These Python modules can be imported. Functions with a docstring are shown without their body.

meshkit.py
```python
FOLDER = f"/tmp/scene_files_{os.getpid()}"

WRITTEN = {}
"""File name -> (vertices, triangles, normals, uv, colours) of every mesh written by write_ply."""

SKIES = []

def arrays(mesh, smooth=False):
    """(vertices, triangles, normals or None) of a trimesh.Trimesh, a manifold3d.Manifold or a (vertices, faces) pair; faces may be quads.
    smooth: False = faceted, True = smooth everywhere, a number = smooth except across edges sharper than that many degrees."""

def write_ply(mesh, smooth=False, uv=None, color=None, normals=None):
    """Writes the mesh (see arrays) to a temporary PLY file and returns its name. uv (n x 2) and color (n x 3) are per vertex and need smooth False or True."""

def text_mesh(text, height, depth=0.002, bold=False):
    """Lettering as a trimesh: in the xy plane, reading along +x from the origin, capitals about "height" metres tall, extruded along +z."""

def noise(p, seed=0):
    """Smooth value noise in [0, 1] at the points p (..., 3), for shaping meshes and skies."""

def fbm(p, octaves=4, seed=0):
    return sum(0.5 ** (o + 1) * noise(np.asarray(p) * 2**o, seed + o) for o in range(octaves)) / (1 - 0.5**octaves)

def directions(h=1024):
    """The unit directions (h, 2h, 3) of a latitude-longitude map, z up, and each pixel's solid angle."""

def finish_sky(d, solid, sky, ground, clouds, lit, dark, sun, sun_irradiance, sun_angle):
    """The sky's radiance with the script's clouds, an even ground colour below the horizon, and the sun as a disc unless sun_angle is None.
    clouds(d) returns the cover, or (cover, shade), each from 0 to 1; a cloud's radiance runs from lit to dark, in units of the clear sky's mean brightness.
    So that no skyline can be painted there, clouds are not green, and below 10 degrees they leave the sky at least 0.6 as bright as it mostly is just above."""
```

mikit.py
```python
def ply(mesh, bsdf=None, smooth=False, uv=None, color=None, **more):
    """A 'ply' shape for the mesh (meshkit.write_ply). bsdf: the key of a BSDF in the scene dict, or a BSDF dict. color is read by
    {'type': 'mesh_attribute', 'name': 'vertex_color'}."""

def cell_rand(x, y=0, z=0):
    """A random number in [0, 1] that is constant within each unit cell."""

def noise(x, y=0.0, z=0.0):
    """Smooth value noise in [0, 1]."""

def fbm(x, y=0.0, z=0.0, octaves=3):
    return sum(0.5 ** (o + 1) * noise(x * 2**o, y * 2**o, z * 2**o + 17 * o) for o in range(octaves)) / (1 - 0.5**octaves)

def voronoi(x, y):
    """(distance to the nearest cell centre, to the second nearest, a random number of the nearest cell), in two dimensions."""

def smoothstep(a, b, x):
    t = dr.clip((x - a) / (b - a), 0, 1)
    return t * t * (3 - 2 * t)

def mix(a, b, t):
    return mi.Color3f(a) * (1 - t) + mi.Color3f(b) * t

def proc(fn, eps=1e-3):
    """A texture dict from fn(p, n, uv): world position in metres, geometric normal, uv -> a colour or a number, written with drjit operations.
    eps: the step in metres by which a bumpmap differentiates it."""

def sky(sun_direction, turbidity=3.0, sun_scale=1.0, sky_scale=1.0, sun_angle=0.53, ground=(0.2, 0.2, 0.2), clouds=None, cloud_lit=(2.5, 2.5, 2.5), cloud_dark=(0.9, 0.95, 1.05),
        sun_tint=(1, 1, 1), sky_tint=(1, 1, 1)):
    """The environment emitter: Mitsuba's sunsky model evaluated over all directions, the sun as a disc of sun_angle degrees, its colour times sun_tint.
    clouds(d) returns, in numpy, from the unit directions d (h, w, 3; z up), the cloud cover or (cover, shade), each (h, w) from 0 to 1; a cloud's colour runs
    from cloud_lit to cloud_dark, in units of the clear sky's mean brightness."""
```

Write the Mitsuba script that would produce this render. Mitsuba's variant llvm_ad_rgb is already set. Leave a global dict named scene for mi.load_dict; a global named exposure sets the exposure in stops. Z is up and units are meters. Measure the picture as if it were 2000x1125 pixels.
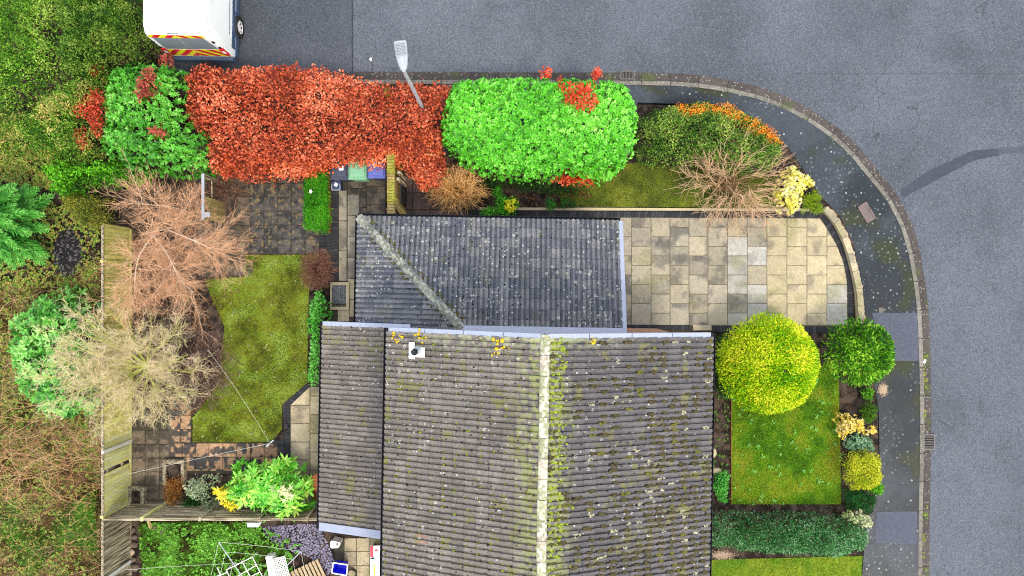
import math
import numpy as np
import trimesh
import shapely
import shapely.affinity
import drjit as dr
import mitsuba as mi
import mikit
import meshkit
from mikit import noise, fbm, voronoi, cell_rand, smoothstep, mix
from shapely.geometry import Polygon, LineString, Point

scene, labels = {'type': 'scene'}, {}
T = mi.ScalarTransform4f

# ------------------------------------------------------------------ camera, sky, exposure
H = 22.0                      # drone height above the pavement, metres, looking straight down
FOC = 1320.0                  # focal length for a 2000 pixel wide picture
scene['camera'] = {
    'type': 'perspective', 'fov': math.degrees(2 * math.atan(1000 / FOC)), 'fov_axis': 'x', 'near_clip': 0.1, 'far_clip': 2000.0,
    'to_world': T().look_at(origin=[0, 0, H], target=[0, 0, 0], up=[0, 1, 0]),
    'film': {'type': 'hdrfilm', 'width': 1024, 'height': 576, 'rfilter': {'type': 'gaussian'}},
    'sampler': {'type': 'independent', 'sample_count': 64}}
scene['sky'] = mikit.sky([0.35, -0.5, 1.0], turbidity=3, sun_scale=0.28, sun_angle=14, clouds=lambda d: 1.0,
                         cloud_lit=(2.36, 2.42, 2.54), cloud_dark=(0.9, 0.95, 1.05))
exposure = 3.0

# ------------------------------------------------------------------ helpers
rng = np.random.default_rng(11)


def lin(r, g, b):
    c = np.array([r, g, b]) / 255.0
    return np.where(c <= 0.04045, c / 12.92, ((c + 0.055) / 1.055) ** 2.4)


def C3(v):
    return [float(x) for x in v]


def at(x, y, h=0.0):
    """Ground plan position of what the photograph shows at (x, y) at height h."""
    s = (H - h) / FOC
    return np.array([(x - 1000) * s, (562.5 - y) * s])


def pts(l, h=0.0):
    return np.array([at(x, y, h) for x, y in l])


used = {}


def key(name, parent=None):
    base = (parent + '__' if parent else '') + name
    n = used.get(base, 0)
    used[base] = n + 1
    return base if n == 0 else f'{base}_{n:03d}'


def tag(k, label=None, cat=None, group=None, kind=None):
    d = labels.setdefault(k, {})
    if label: d['label'] = label
    if cat: d['category'] = cat
    if group: d['group'] = group
    if kind: d['kind'] = kind
    return k


def thing(name, label, cat, group=None):
    return tag(key(name), label, cat, group)


def put(name, mesh, bsdf, parent=None, smooth=False, uv=None, color=None, label=None, cat=None, group=None, kind=None, to_world=None):
    k = key(name, parent)
    if isinstance(mesh, dict):
        d = dict(mesh)
    else:
        d = mikit.ply(mesh, bsdf, smooth=smooth, uv=uv, color=color)
    if to_world is not None:
        d['to_world'] = to_world
    scene[k] = d
    if label or cat or group or kind: tag(k, label, cat, group, kind)
    return k


def arr(mesh):
    return np.asarray(mesh.vertices), np.asarray(mesh.faces)


def join(ms):
    vs, fs, n = [], [], 0
    for m in ms:
        v, f = (np.asarray(m[0]), np.asarray(m[1])) if isinstance(m, tuple) else arr(m)
        if f.shape[1] == 4:
            f = np.vstack([f[:, [0, 1, 2]], f[:, [0, 2, 3]]])
        vs.append(v); fs.append(f + n); n += len(v)
    return np.vstack(vs), np.vstack(fs)


def const_uv(mesh, a, b):
    n = len(mesh[0]) if isinstance(mesh, tuple) else len(mesh.vertices)
    return np.tile([[a, b]], (n, 1))


def bx(x0, x1, y0, y1, z0, z1, ch=0.0):
    if ch <= 0:
        m = trimesh.creation.box(extents=[x1 - x0, y1 - y0, z1 - z0])
        m.apply_translation([(x0 + x1) / 2, (y0 + y1) / 2, (z0 + z1) / 2])
        return arr(m)
    return slab(np.array([[x0, y0], [x1, y0], [x1, y1], [x0, y1]]), z0, z1, ch)


def slab(c, z0, z1, ch=0.01):
    """Convex outline with chamfered top edge."""
    c = np.asarray(c, float)
    if np.sum(c[:, 0] * np.roll(c[:, 1], -1) - c[:, 1] * np.roll(c[:, 0], -1)) < 0:
        c = c[::-1]
    n = len(c)
    ctr = c.mean(0)
    r = np.linalg.norm(c - ctr, axis=1, keepdims=True)
    ins = ctr + (c - ctr) * np.maximum(0.3, 1 - 1.4 * ch / np.maximum(r, 1e-6))
    v = np.vstack([np.c_[c, np.full(n, z0)], np.c_[c, np.full(n, z1 - ch)], np.c_[ins, np.full(n, z1)]])
    f = []
    for k in range(2):
        for i in range(n):
            j = (i + 1) % n
            f += [[k * n + i, k * n + j, k * n + n + j], [k * n + i, k * n + n + j, k * n + n + i]]
    f += [[2 * n, 2 * n + i, 2 * n + i + 1] for i in range(1, n - 1)]
    return v, np.array(f)


def prism(poly, z0, z1):
    if isinstance(poly, (list, np.ndarray)):
        poly = Polygon(poly)
    if not poly.is_valid: poly = poly.buffer(0)
    ms = []
    for g in getattr(poly, 'geoms', [poly]):
        m = trimesh.creation.extrude_polygon(g, z1 - z0, engine='earcut')
        m.apply_translation([0, 0, z0])
        ms.append(m)
    return join(ms)


def tubes(P, R, sides=4):
    """Many tubes at once: P (M,N,3) polylines, R (M,N) radii."""
    P = np.asarray(P, float); R = np.asarray(R, float)
    M, N, _ = P.shape
    t = np.gradient(P, axis=1)
    t /= np.linalg.norm(t, axis=2, keepdims=True) + 1e-9
    ref = np.where(np.abs(t[..., 2:]) < 0.9, [0, 0, 1.0], [1.0, 0, 0])
    a = np.cross(t, ref); a /= np.linalg.norm(a, axis=2, keepdims=True) + 1e-9
    b = np.cross(t, a)
    ang = np.arange(sides) * 2 * np.pi / sides
    V = P[:, :, None] + R[:, :, None, None] * (np.cos(ang)[None, None, :, None] * a[:, :, None] + np.sin(ang)[None, None, :, None] * b[:, :, None])
    i, j = np.meshgrid(np.arange(N - 1), np.arange(sides), indexing='ij')
    q = np.stack([i * sides + j, i * sides + (j + 1) % sides, (i + 1) * sides + (j + 1) % sides, (i + 1) * sides + j], -1).reshape(-1, 4)
    q = np.vstack([q[:, [0, 1, 2]], q[:, [0, 2, 3]]])
    F = (q[None] + (np.arange(M) * N * sides)[:, None, None]).reshape(-1, 3)
    return V.reshape(-1, 3), F


def bar(p, q, r, sides=8, r2=None):
    p, q = np.asarray(p, float), np.asarray(q, float)
    d = (q - p) / np.linalg.norm(q - p)
    a = np.cross(d, [0, 0, 1.0] if abs(d[2]) < .9 else [1.0, 0, 0]); a /= np.linalg.norm(a)
    b = np.cross(d, a)
    ang = np.arange(sides) * 2 * np.pi / sides
    ring = np.cos(ang)[:, None] * a + np.sin(ang)[:, None] * b
    v = np.vstack([p + r * ring, q + (r if r2 is None else r2) * ring, [p], [q]])
    f = []
    for i in range(sides):
        j = (i + 1) % sides
        f += [[i, sides + i, sides + j], [i, sides + j, j], [2 * sides, i, j], [2 * sides + 1, sides + j, sides + i]]
    return v, np.array(f)


def beam(p, q, w, t, up=(0, 0, 1)):
    """Rectangular bar from p to q; w across, t along up."""
    p, q = np.asarray(p, float), np.asarray(q, float)
    d = (q - p) / np.linalg.norm(q - p)
    s = np.cross(d, up)
    if np.linalg.norm(s) < 1e-6: s = np.array([1.0, 0, 0])
    s /= np.linalg.norm(s); u = np.cross(s, d)
    v = []
    for e in (p, q):
        for a, b in ((-1, -1), (1, -1), (1, 1), (-1, 1)):
            v.append(e + s * a * w / 2 + u * b * t / 2)
    f = np.array([[0, 1, 2, 3], [7, 6, 5, 4], [0, 4, 5, 1], [1, 5, 6, 2], [2, 6, 7, 3], [3, 7, 4, 0]])
    return np.array(v), np.vstack([f[:, [0, 2, 1]], f[:, [0, 3, 2]]])


def lathe(prof, n=24):
    prof = np.asarray(prof, float)
    ang = np.arange(n) * 2 * np.pi / n
    v = np.stack([prof[:, 0][:, None] * np.cos(ang), prof[:, 0][:, None] * np.sin(ang), np.repeat(prof[:, 1][:, None], n, 1)], -1).reshape(-1, 3)
    f = []
    for i in range(len(prof) - 1):
        for j in range(n):
            k = (j + 1) % n
            f += [[i * n + j, i * n + k, (i + 1) * n + k], [i * n + j, (i + 1) * n + k, (i + 1) * n + j]]
    return v, np.array(f)


def moved(m, d):
    v, f = (m if isinstance(m, tuple) else arr(m))
    return v + np.asarray(d), f


def xform(m, M):
    v, f = (m if isinstance(m, tuple) else arr(m))
    M = np.asarray(M)
    return v @ M[:3, :3].T + M[:3, 3], f


def rotz(deg, d=(0, 0, 0)):
    c, s = math.cos(math.radians(deg)), math.sin(math.radians(deg))
    return np.array([[c, -s, 0, d[0]], [s, c, 0, d[1]], [0, 0, 1, d[2]], [0, 0, 0, 1.0]])


def sample_poly(poly, n, r):
    x0, y0, x1, y1 = poly.bounds
    out = np.zeros((0, 2))
    while len(out) < n:
        q = r.uniform([x0, y0], [x1, y1], (int(n * 1.6) + 50, 2))
        out = np.vstack([out, q[shapely.contains_xy(poly, q[:, 0], q[:, 1])]])
    return out[:n]


def smooth_path(p, n):
    from scipy.interpolate import splprep, splev
    p = np.asarray(p, float)
    tck, _ = splprep(p.T, s=0.0, k=3)
    u = np.linspace(0, 1, n * 8)
    q = np.array(splev(u, tck)).T
    s = np.r_[0, np.cumsum(np.linalg.norm(np.diff(q, axis=0), axis=1))]
    t = np.linspace(0, s[-1], n)
    return np.c_[np.interp(t, s, q[:, 0]), np.interp(t, s, q[:, 1])]


# ------------------------------------------------------------------ materials
def prin(col, rough=0.7, spec=0.4, **kw):
    return {'type': 'twosided', 'bsdf': {'type': 'principled', 'base_color': ({'type': 'rgb', 'value': C3(col)} if not isinstance(col, dict) else col),
                                         'roughness': rough, 'specular': spec, **kw}}


def mat(name, *a, **k):
    scene[name] = prin(*a, **k)
    return name


def disc(d, r, soft=.65):
    return dr.select(r > .01, smoothstep(r, r * soft, d), 0.0)


def asphalt(p, n, uv):
    x, y = p.x, p.y
    g = noise(x * 38, y * 38) * 0.7 + cell_rand(dr.floor(x * 32), dr.floor(y * 32)) * 0.62
    big = fbm(x * 0.45, y * 0.45, 3.0, 4)
    c = mix((0.064, 0.076, 0.097), (0.088, 0.102, 0.129), smoothstep(0.25, 0.75, big)) * (0.50 + 0.72 * g)
    spk = cell_rand(dr.floor(x * 40) + 7, dr.floor(y * 40))
    c = mix(c, (0.27, 0.28, 0.28), dr.select(spk > 0.955, 0.32, 0.0))
    # older, darker surfacing at the western end, with the joint between the two
    c = c * dr.select(x < -5.2, 0.74, 1.0)
    c = c * (1 - 0.5 * smoothstep(0.05, 0.0, dr.abs(x + 5.2 + 0.03 * noise(y * 4))))
    c = c * (1 - 0.28 * smoothstep(0.035, 0.0, dr.abs(y - 7.0 - 0.05 * noise(x * 1.5))) * smoothstep(8.0, 10.0, x))
    # hairline cracks
    q = fbm(x * 0.55 + 5.1, y * 0.55, 9.0, 4)
    m = smoothstep(0.52, 0.62, fbm(x * 0.23, y * 0.23 + 4.0, 1.0, 2))
    c = c * (1 - 0.55 * m * smoothstep(0.0042, 0.0, dr.abs(q - 0.5)))
    # tyre-worn, oily patches
    st = smoothstep(0.62, 0.8, fbm(x * 1.3, y * 1.3 + 8.0, 5.0, 3))
    return c * (1 - 0.10 * st)


def footway(p, n, uv):
    x, y = p.x, p.y
    g = noise(x * 30, y * 30)
    big = fbm(x * 0.7, y * 0.7, 6.0, 4)
    c = mix((0.018, 0.024, 0.031), (0.042, 0.053, 0.069), smoothstep(0.3, 0.75, big)) * (0.75 + 0.5 * g)
    c = mix(c, (0.028, 0.034, 0.014), 0.8 * smoothstep(0.56, 0.72, fbm(x * 0.9 + 3, y * 0.9, 2.0, 3)))
    v = voronoi(x * 7, y * 7)
    dens = smoothstep(0.38, 0.62, fbm(x * 0.6, y * 0.6 + 9, 4.0, 2)) * 0.65 + 0.10
    r = dr.select(v[2] < dens, 0.09 + 0.2 * cell_rand(v[2] * 999.0, 3.0) ** 2, 0.0)
    c = mix(c, (0.15, 0.18, 0.175), 0.75 * disc(v[0], r))
    v = voronoi(x * 3.1 + 9, y * 3.1)
    r = dr.select(v[2] < 0.16, 0.10, 0.0)
    return mix(c, (0.34, 0.38, 0.34), 0.85 * disc(v[0], r))


def concrete(p, n, uv):
    x, y = p.x, p.y
    t = uv.x
    a = mix((0.120, 0.116, 0.106), (0.180, 0.174, 0.158), t)
    b = mix((0.052, 0.047, 0.047), (0.075, 0.067, 0.066), t)
    c = mix(a, b, dr.select(uv.y > 0.5, 1.0, 0.0))
    c = c * (0.65 + 0.45 * noise(x * 26, y * 26) + 0.25 * fbm(x * 3, y * 3, 1.0, 3))
    v = voronoi(x * 11, y * 11)
    c = mix(c, (0.34, 0.35, 0.30), 0.6 * smoothstep(0.3, 0.1, v[0]) * dr.select(v[2] < 0.3, 1.0, 0.0))
    return mix(c, (0.06, 0.085, 0.025), 0.5 * smoothstep(0.62, 0.75, fbm(x * 2.2, y * 2.2, 7.0, 3)))


def paving(p, n, uv):
    """Buff and grey stone flags: uv.x is the flag's own tone, uv.y its kind (0 grey-buff, .5 yellow buff, 1 pale)."""
    x, y = p.x, p.y
    grey = mix((0.200, 0.186, 0.150), (0.280, 0.258, 0.206), uv.x)
    buff = mix((0.310, 0.268, 0.170), (0.375, 0.325, 0.212), uv.x)
    pale = mix((0.265, 0.265, 0.240), (0.325, 0.325, 0.295), uv.x)
    c = mix(mix(grey, buff, dr.clip(uv.y * 2, 0, 1)), pale, dr.clip(uv.y * 2 - 1, 0, 1))
    s = fbm(x * 2.1 + uv.x * 31, y * 2.1, 2.0, 4)
    dirt = smoothstep(0.50, 0.72, s) * (1.0 - 0.55 * uv.y)
    c = mix(c, c * mi.Color3f(0.44, 0.45, 0.50), dirt)
    g = smoothstep(0.60, 0.8, fbm(x * 1.1, y * 1.1 + uv.x * 9, 8.0, 3))
    c = mix(c, (0.16, 0.16, 0.055), 0.5 * g)
    return c * (0.8 + 0.35 * noise(x * 24, y * 24) * (0.6 + 0.8 * noise(x * 6, y * 6)))


def dark_paving(p, n, uv):
    """Weathered riven flags: uv.y 0 dark slate grey, .5 brown, 1 sandstone worn through in the middle."""
    x, y = p.x, p.y
    f = fbm(x * 5 + uv.x * 17, y * 5, 3.0, 4)
    slate = mix((0.026, 0.027, 0.030), (0.080, 0.074, 0.066), smoothstep(0.3, 0.75, f))
    slate = mix(slate, (0.17, 0.13, 0.06), 0.7 * smoothstep(0.58, 0.7, fbm(x * 9, y * 9 + uv.x * 7, 4.0, 3)))
    brown = mix((0.050, 0.042, 0.034), (0.14, 0.112, 0.082), smoothstep(0.3, 0.75, f))
    sand = mix((0.050, 0.045, 0.043), (0.30, 0.190, 0.115), smoothstep(0.40, 0.60, fbm(x * 5.5 + uv.x * 3, y * 5.5, 5.0, 3)))
    c = dr.select(uv.y < 0.25, slate, dr.select(uv.y < 0.75, brown, sand))
    return c * (0.7 + 0.6 * noise(x * 28, y * 28)) * (0.85 + 0.3 * uv.x)


def roof_tile(p, n, uv):
    """Old concrete tiles with lichen. uv.x: the tile's tone; uv.y: 0 garage, .35 rear slope, .65 side extension, 1 front slope."""
    x, y, z = p.x, p.y, p.z
    k = uv.y
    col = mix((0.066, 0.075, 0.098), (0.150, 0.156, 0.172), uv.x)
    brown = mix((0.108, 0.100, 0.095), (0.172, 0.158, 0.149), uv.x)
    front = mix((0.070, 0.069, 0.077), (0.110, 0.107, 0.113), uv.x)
    col = dr.select(k < 0.2, col, dr.select(k < 0.8, brown, front))
    col = mix(col, (0.20, 0.125, 0.085), dr.select(uv.x > 0.97, 0.7, 0.0))
    col = col * (0.62 + 0.5 * noise(x * 30, y * 30) + 0.3 * fbm(x * 1.3, y * 1.3, 1.0, 3))
    # lichen roundels
    dens = smoothstep(0.36, 0.66, fbm(x * 0.55, y * 0.55, 3.0, 3))
    dens = dens * dr.select(k < 0.2, 0.62, dr.select(k < 0.5, 0.55, dr.select(k < 0.8, 0.2, 0.5))) + 0.05
    v = voronoi(x * 6.5, y * 6.5)
    r = dr.select(v[2] < dens, 0.07 + 0.24 * cell_rand(v[2] * 1777.0, 5.0) ** 2, 0.0)
    ring = disc(v[0], r, .75)
    hollow = dr.select(r > 0.17, smoothstep(0.09, 0.14, v[0]), 1.0)
    broken = smoothstep(0.30, 0.5, noise(x * 22, y * 22))
    col = mix(col, (0.40, 0.42, 0.37), 0.85 * ring * hollow * dr.select(k < 0.2, 1.0, broken))
    v2 = voronoi(x * 11 + 3, y * 11)
    r2 = dr.select(v2[2] < dr.select(k < 0.2, 0.24, 0.05) * smoothstep(0.42, 0.62, fbm(x * 1.1, y * 1.1, 13.0, 3)), 0.20 + 0.14 * cell_rand(v2[2] * 977.0, 2.0), 0.0)
    col = mix(col, (0.42, 0.44, 0.41), 0.85 * disc(v2[0], r2))
    # grey-green bloom and dark moss flecks
    col = mix(col, (0.145, 0.145, 0.055), dr.select(k > 0.2, 0.75, 0.25) * smoothstep(0.6, 0.74, fbm(x * 2.6, y * 2.6, 5.0, 4)) * smoothstep(0.3, 0.6, noise(x * 15, y * 15)))
    w = voronoi(x * 5.1 + 4, y * 5.1)
    col = mix(col, (0.012, 0.012, 0.010), 0.9 * smoothstep(0.17, 0.08, w[0]) * dr.select(w[2] < 0.22, 1.0, 0.0))
    # yellow-green algae running down beside the ridge
    ridge = smoothstep(0.9, 0.15, dr.abs(x - 0.72)) * dr.select(z > 6.2, 1.0, 0.0)
    col = mix(col, (0.22, 0.25, 0.095), 0.7 * ridge * smoothstep(0.35, 0.6, noise(x * 12, y * 12)))
    gable = smoothstep(-1.65, -1.1, y) * dr.select(z > 5.0, 1.0, 0.0) * smoothstep(3.4, 0.4, dr.abs(x - 0.2))
    return mix(col, (0.30, 0.34, 0.20), 0.62 * gable * smoothstep(0.42, 0.6, noise(x * 11, y * 11)))


def ridge_stone(p, n, uv):
    x, y = p.x, p.y
    pale = mix((0.30, 0.32, 0.20), (0.40, 0.345, 0.29), smoothstep(0.35, 0.7, fbm(x * 3, y * 3, 1.0, 3)))
    grey = mix((0.110, 0.125, 0.112), (0.20, 0.22, 0.185), smoothstep(0.3, 0.7, fbm(x * 3, y * 3, 1.0, 3)))
    c = dr.select(uv.y > 0.5, pale, grey) * (0.75 + 0.3 * uv.x)
    c = mix(c, (0.55, 0.57, 0.50), 0.6 * smoothstep(0.45, 0.7, noise(x * 17, y * 17)) * dr.select(uv.y > 0.5, 1.0, 0.45))
    return c * (0.7 + 0.6 * noise(x * 34, y * 34))


def timber(p, n, uv):
    """Fence boards: uv.y 0 algae-green, .5 weathered grey-brown, 1 new yellowish."""
    lying = (uv.y > 0.3) & (uv.y < 0.45)
    g = noise(p.x * dr.select(lying, 2.2, 40.0) + uv.x * 91, p.y * 40, p.z * dr.select(lying, 40.0, 2.2))
    f = fbm(p.x * 2.0 + uv.x * 5, p.y * 2.0, p.z * 1.5, 3)
    green = mix((0.430, 0.420, 0.105), (0.55, 0.53, 0.19), smoothstep(0.3, 0.75, f))
    green = mix(green, (0.44, 0.48, 0.33), dr.select(p.y < -4.6, 0.75, 0.0) * smoothstep(0.3, 0.7, g))
    grey = mix((0.130, 0.112, 0.075), (0.38, 0.335, 0.240), smoothstep(0.3, 0.7, g))
    new = mix((0.25, 0.20, 0.075), (0.38, 0.31, 0.135), f)
    c = dr.select(uv.y < 0.25, green, dr.select(uv.y < 0.75, grey, new))
    return c * mix(0.62 + 0.45 * g, 0.86 + 0.16 * g, dr.select(uv.y < 0.25, 1.0, 0.0)) * (0.78 + 0.36 * uv.x)


def soil(p, n, uv):
    x, y = p.x, p.y
    c = mix((0.018, 0.014, 0.012), (0.075, 0.056, 0.044), smoothstep(0.3, 0.8, fbm(x * 6, y * 6, 1.0, 4)))
    v = voronoi(x * 13, y * 13)
    return mix(c, (0.14, 0.105, 0.07), 0.7 * smoothstep(0.25, 0.12, v[0]) * dr.select(v[2] < 0.22, 1.0, 0.0))


def turf(p, n, uv):
    x, y = p.x, p.y
    f = fbm(x * 1.4, y * 1.4, 2.0, 4)
    rear = mix((0.060, 0.082, 0.016), (0.140, 0.160, 0.026), smoothstep(0.3, 0.7, f))
    front = mix((0.060, 0.145, 0.012), (0.145, 0.195, 0.018), smoothstep(0.3, 0.7, f))
    return dr.select(uv.y > 0.5, front, rear) * (0.6 + 0.7 * noise(x * 25, y * 25))


def brickwork(p, n, uv):
    u = dr.select(dr.abs(n.x) > 0.7, p.y, p.x)
    row = dr.floor(p.z / 0.075)
    a = u / 0.225 + 0.5 * (row - 2 * dr.floor(row / 2))
    fa, fb = a - dr.floor(a), p.z / 0.075 - row
    m = smoothstep(0.0, 0.05, fa) * smoothstep(1.0, 0.95, fa) * smoothstep(0.0, 0.14, fb) * smoothstep(1.0, 0.86, fb)
    c = mix((0.17, 0.085, 0.055), (0.26, 0.14, 0.085), cell_rand(dr.floor(a), row)) * (0.7 + 0.5 * noise(p.x * 30, p.y * 30, p.z * 30))
    return mix((0.22, 0.20, 0.17), c, m)


def mossy_brick(p, n, uv):
    f = fbm(p.x * 2.5, p.y * 2.5, p.z * 2.0, 3)
    c = mix((0.22, 0.145, 0.075), (0.33, 0.255, 0.105), uv.x)
    c = mix(c, (0.24, 0.24, 0.035), smoothstep(0.42, 0.68, f))
    return c * (0.6 + 0.6 * noise(p.x * 30, p.y * 30, p.z * 30))


for nm, fn, ro, sp in (('asphalt', asphalt, 0.75, 0.1), ('footway_asphalt', footway, 0.42, 0.16), ('concrete', concrete, 0.8, 0.12), ('flagstone', paving, 0.6, 0.35),
                       ('dark_flagstone', dark_paving, 0.5, 0.15), ('roof_concrete', roof_tile, 0.62, 0.14), ('ridge_concrete', ridge_stone, 0.8, 0.3), ('weathered_timber', timber, 0.8, 0.12),
                       ('earth', soil, 0.9, 0.06), ('turf_soil', turf, 0.9, 0.06), ('house_brick', brickwork, 0.85, 0.25), ('moss_brick', mossy_brick, 0.85, 0.25)):
    mat('mat_' + nm, mikit.proc(fn), ro, sp)
VC = {'type': 'mesh_attribute', 'name': 'vertex_color'}
scene['mat_leaf'] = {'type': 'twosided', 'bsdf': {'type': 'principled', 'base_color': VC, 'roughness': 0.5, 'specular': 0.16}}
scene['mat_gloss_leaf'] = {'type': 'twosided', 'bsdf': {'type': 'principled', 'base_color': VC, 'roughness': 0.36, 'specular': 0.38}}
scene['mat_thin_leaf'] = {'type': 'principledthin', 'base_color': VC, 'roughness': 0.5, 'diff_trans': 0.7, 'spec_trans': 0.0, 'eta': 1.4}
scene['mat_bark'] = {'type': 'twosided', 'bsdf': {'type': 'principled', 'base_color': VC, 'roughness': 0.8, 'specular': 0.12}}
mat('mat_lead', (0.25, 0.29, 0.40), 0.42, 0.5)
mat('mat_gutter', (0.010, 0.012, 0.017), 0.4, 0.25)
mat('mat_underlay', (0.012, 0.013, 0.016), 0.9, 0.05)
mat('mat_block', (0.026, 0.028, 0.034), 0.7, 0.12)
mat('mat_block_light', (0.042, 0.045, 0.053), 0.7, 0.12)
mat('mat_joint', (0.045, 0.042, 0.032), 0.9, 0.2)
mat('mat_drive_joint', (0.115, 0.100, 0.068), 0.9, 0.1)
mat('mat_iron', (0.085, 0.082, 0.084), 0.55, 0.5)
mat('mat_void', (0.006, 0.006, 0.007), 0.9, 0.1)
mat('mat_white', (0.72, 0.73, 0.74), 0.4, 0.5)
mat('mat_van_white', (0.66, 0.71, 0.72), 0.22, 0.5, clearcoat=0.6, clearcoat_gloss=0.9)
mat('mat_van_trim', (0.030, 0.055, 0.110), 0.45, 0.5)
mat('mat_rubber', (0.013, 0.013, 0.014), 0.7, 0.4)
mat('mat_alloy', (0.55, 0.56, 0.58), 0.35, 0.5)
mat('mat_glass_dark', (0.17, 0.21, 0.25), 0.12, 0.6)
mat('mat_red', (0.50, 0.012, 0.022), 0.35, 0.5)
mat('mat_yellow', (0.62, 0.58, 0.012), 0.4, 0.5)
mat('mat_lamp_grey', (0.29, 0.32, 0.37), 0.4, 0.5)
mat('mat_galvanised', (0.33, 0.38, 0.45), 0.42, 0.5)
mat('mat_bin_navy', (0.030, 0.036, 0.066), 0.42, 0.5)
mat('mat_bin_green', (0.14, 0.33, 0.20), 0.45, 0.5)
mat('mat_bin_blue', (0.075, 0.10, 0.36), 0.42, 0.5)
mat('mat_caddy', (0.020, 0.032, 0.090), 0.4, 0.5)
mat('mat_terracotta', (0.36, 0.115, 0.050), 0.75, 0.3)
mat('mat_rust_timber', (0.13, 0.055, 0.022), 0.8, 0.3)
mat('mat_pale_stone', (0.40, 0.35, 0.23), 0.8, 0.3)
mat('mat_line', (0.52, 0.55, 0.50), 0.6, 0.3)
# ------------------------------------------------------------------ the setting
def struct(name, mesh, m, label=None, cat=None, uv=None, parent=None):
    k = put(name, mesh, m, parent=parent, uv=uv)
    if parent is None: tag(k, label, cat, kind='structure')
    return k


KERB = [(-700, 163), (-300, 163), (300, 163), (700, 164), (1000, 165), (1240, 166), (1325, 168), (1380, 173), (1435, 183), (1500, 200), (1540, 217), (1583, 241), (1627, 272), (1668, 312),
        (1697, 348), (1725, 382), (1748, 420), (1765, 460), (1777, 510), (1786, 562), (1791, 610), (1794, 680), (1796, 750), (1796, 900), (1794, 1000), (1793, 1125), (1793, 1400), (1793, 1700)]
kp = smooth_path(pts(KERB), 900)


def off(path, d):
    t = np.gradient(path, axis=0); t /= np.linalg.norm(t, axis=1, keepdims=True)
    return path + d * np.c_[-t[:, 1], t[:, 0]]          # to the left of travel: away from the garden


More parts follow.
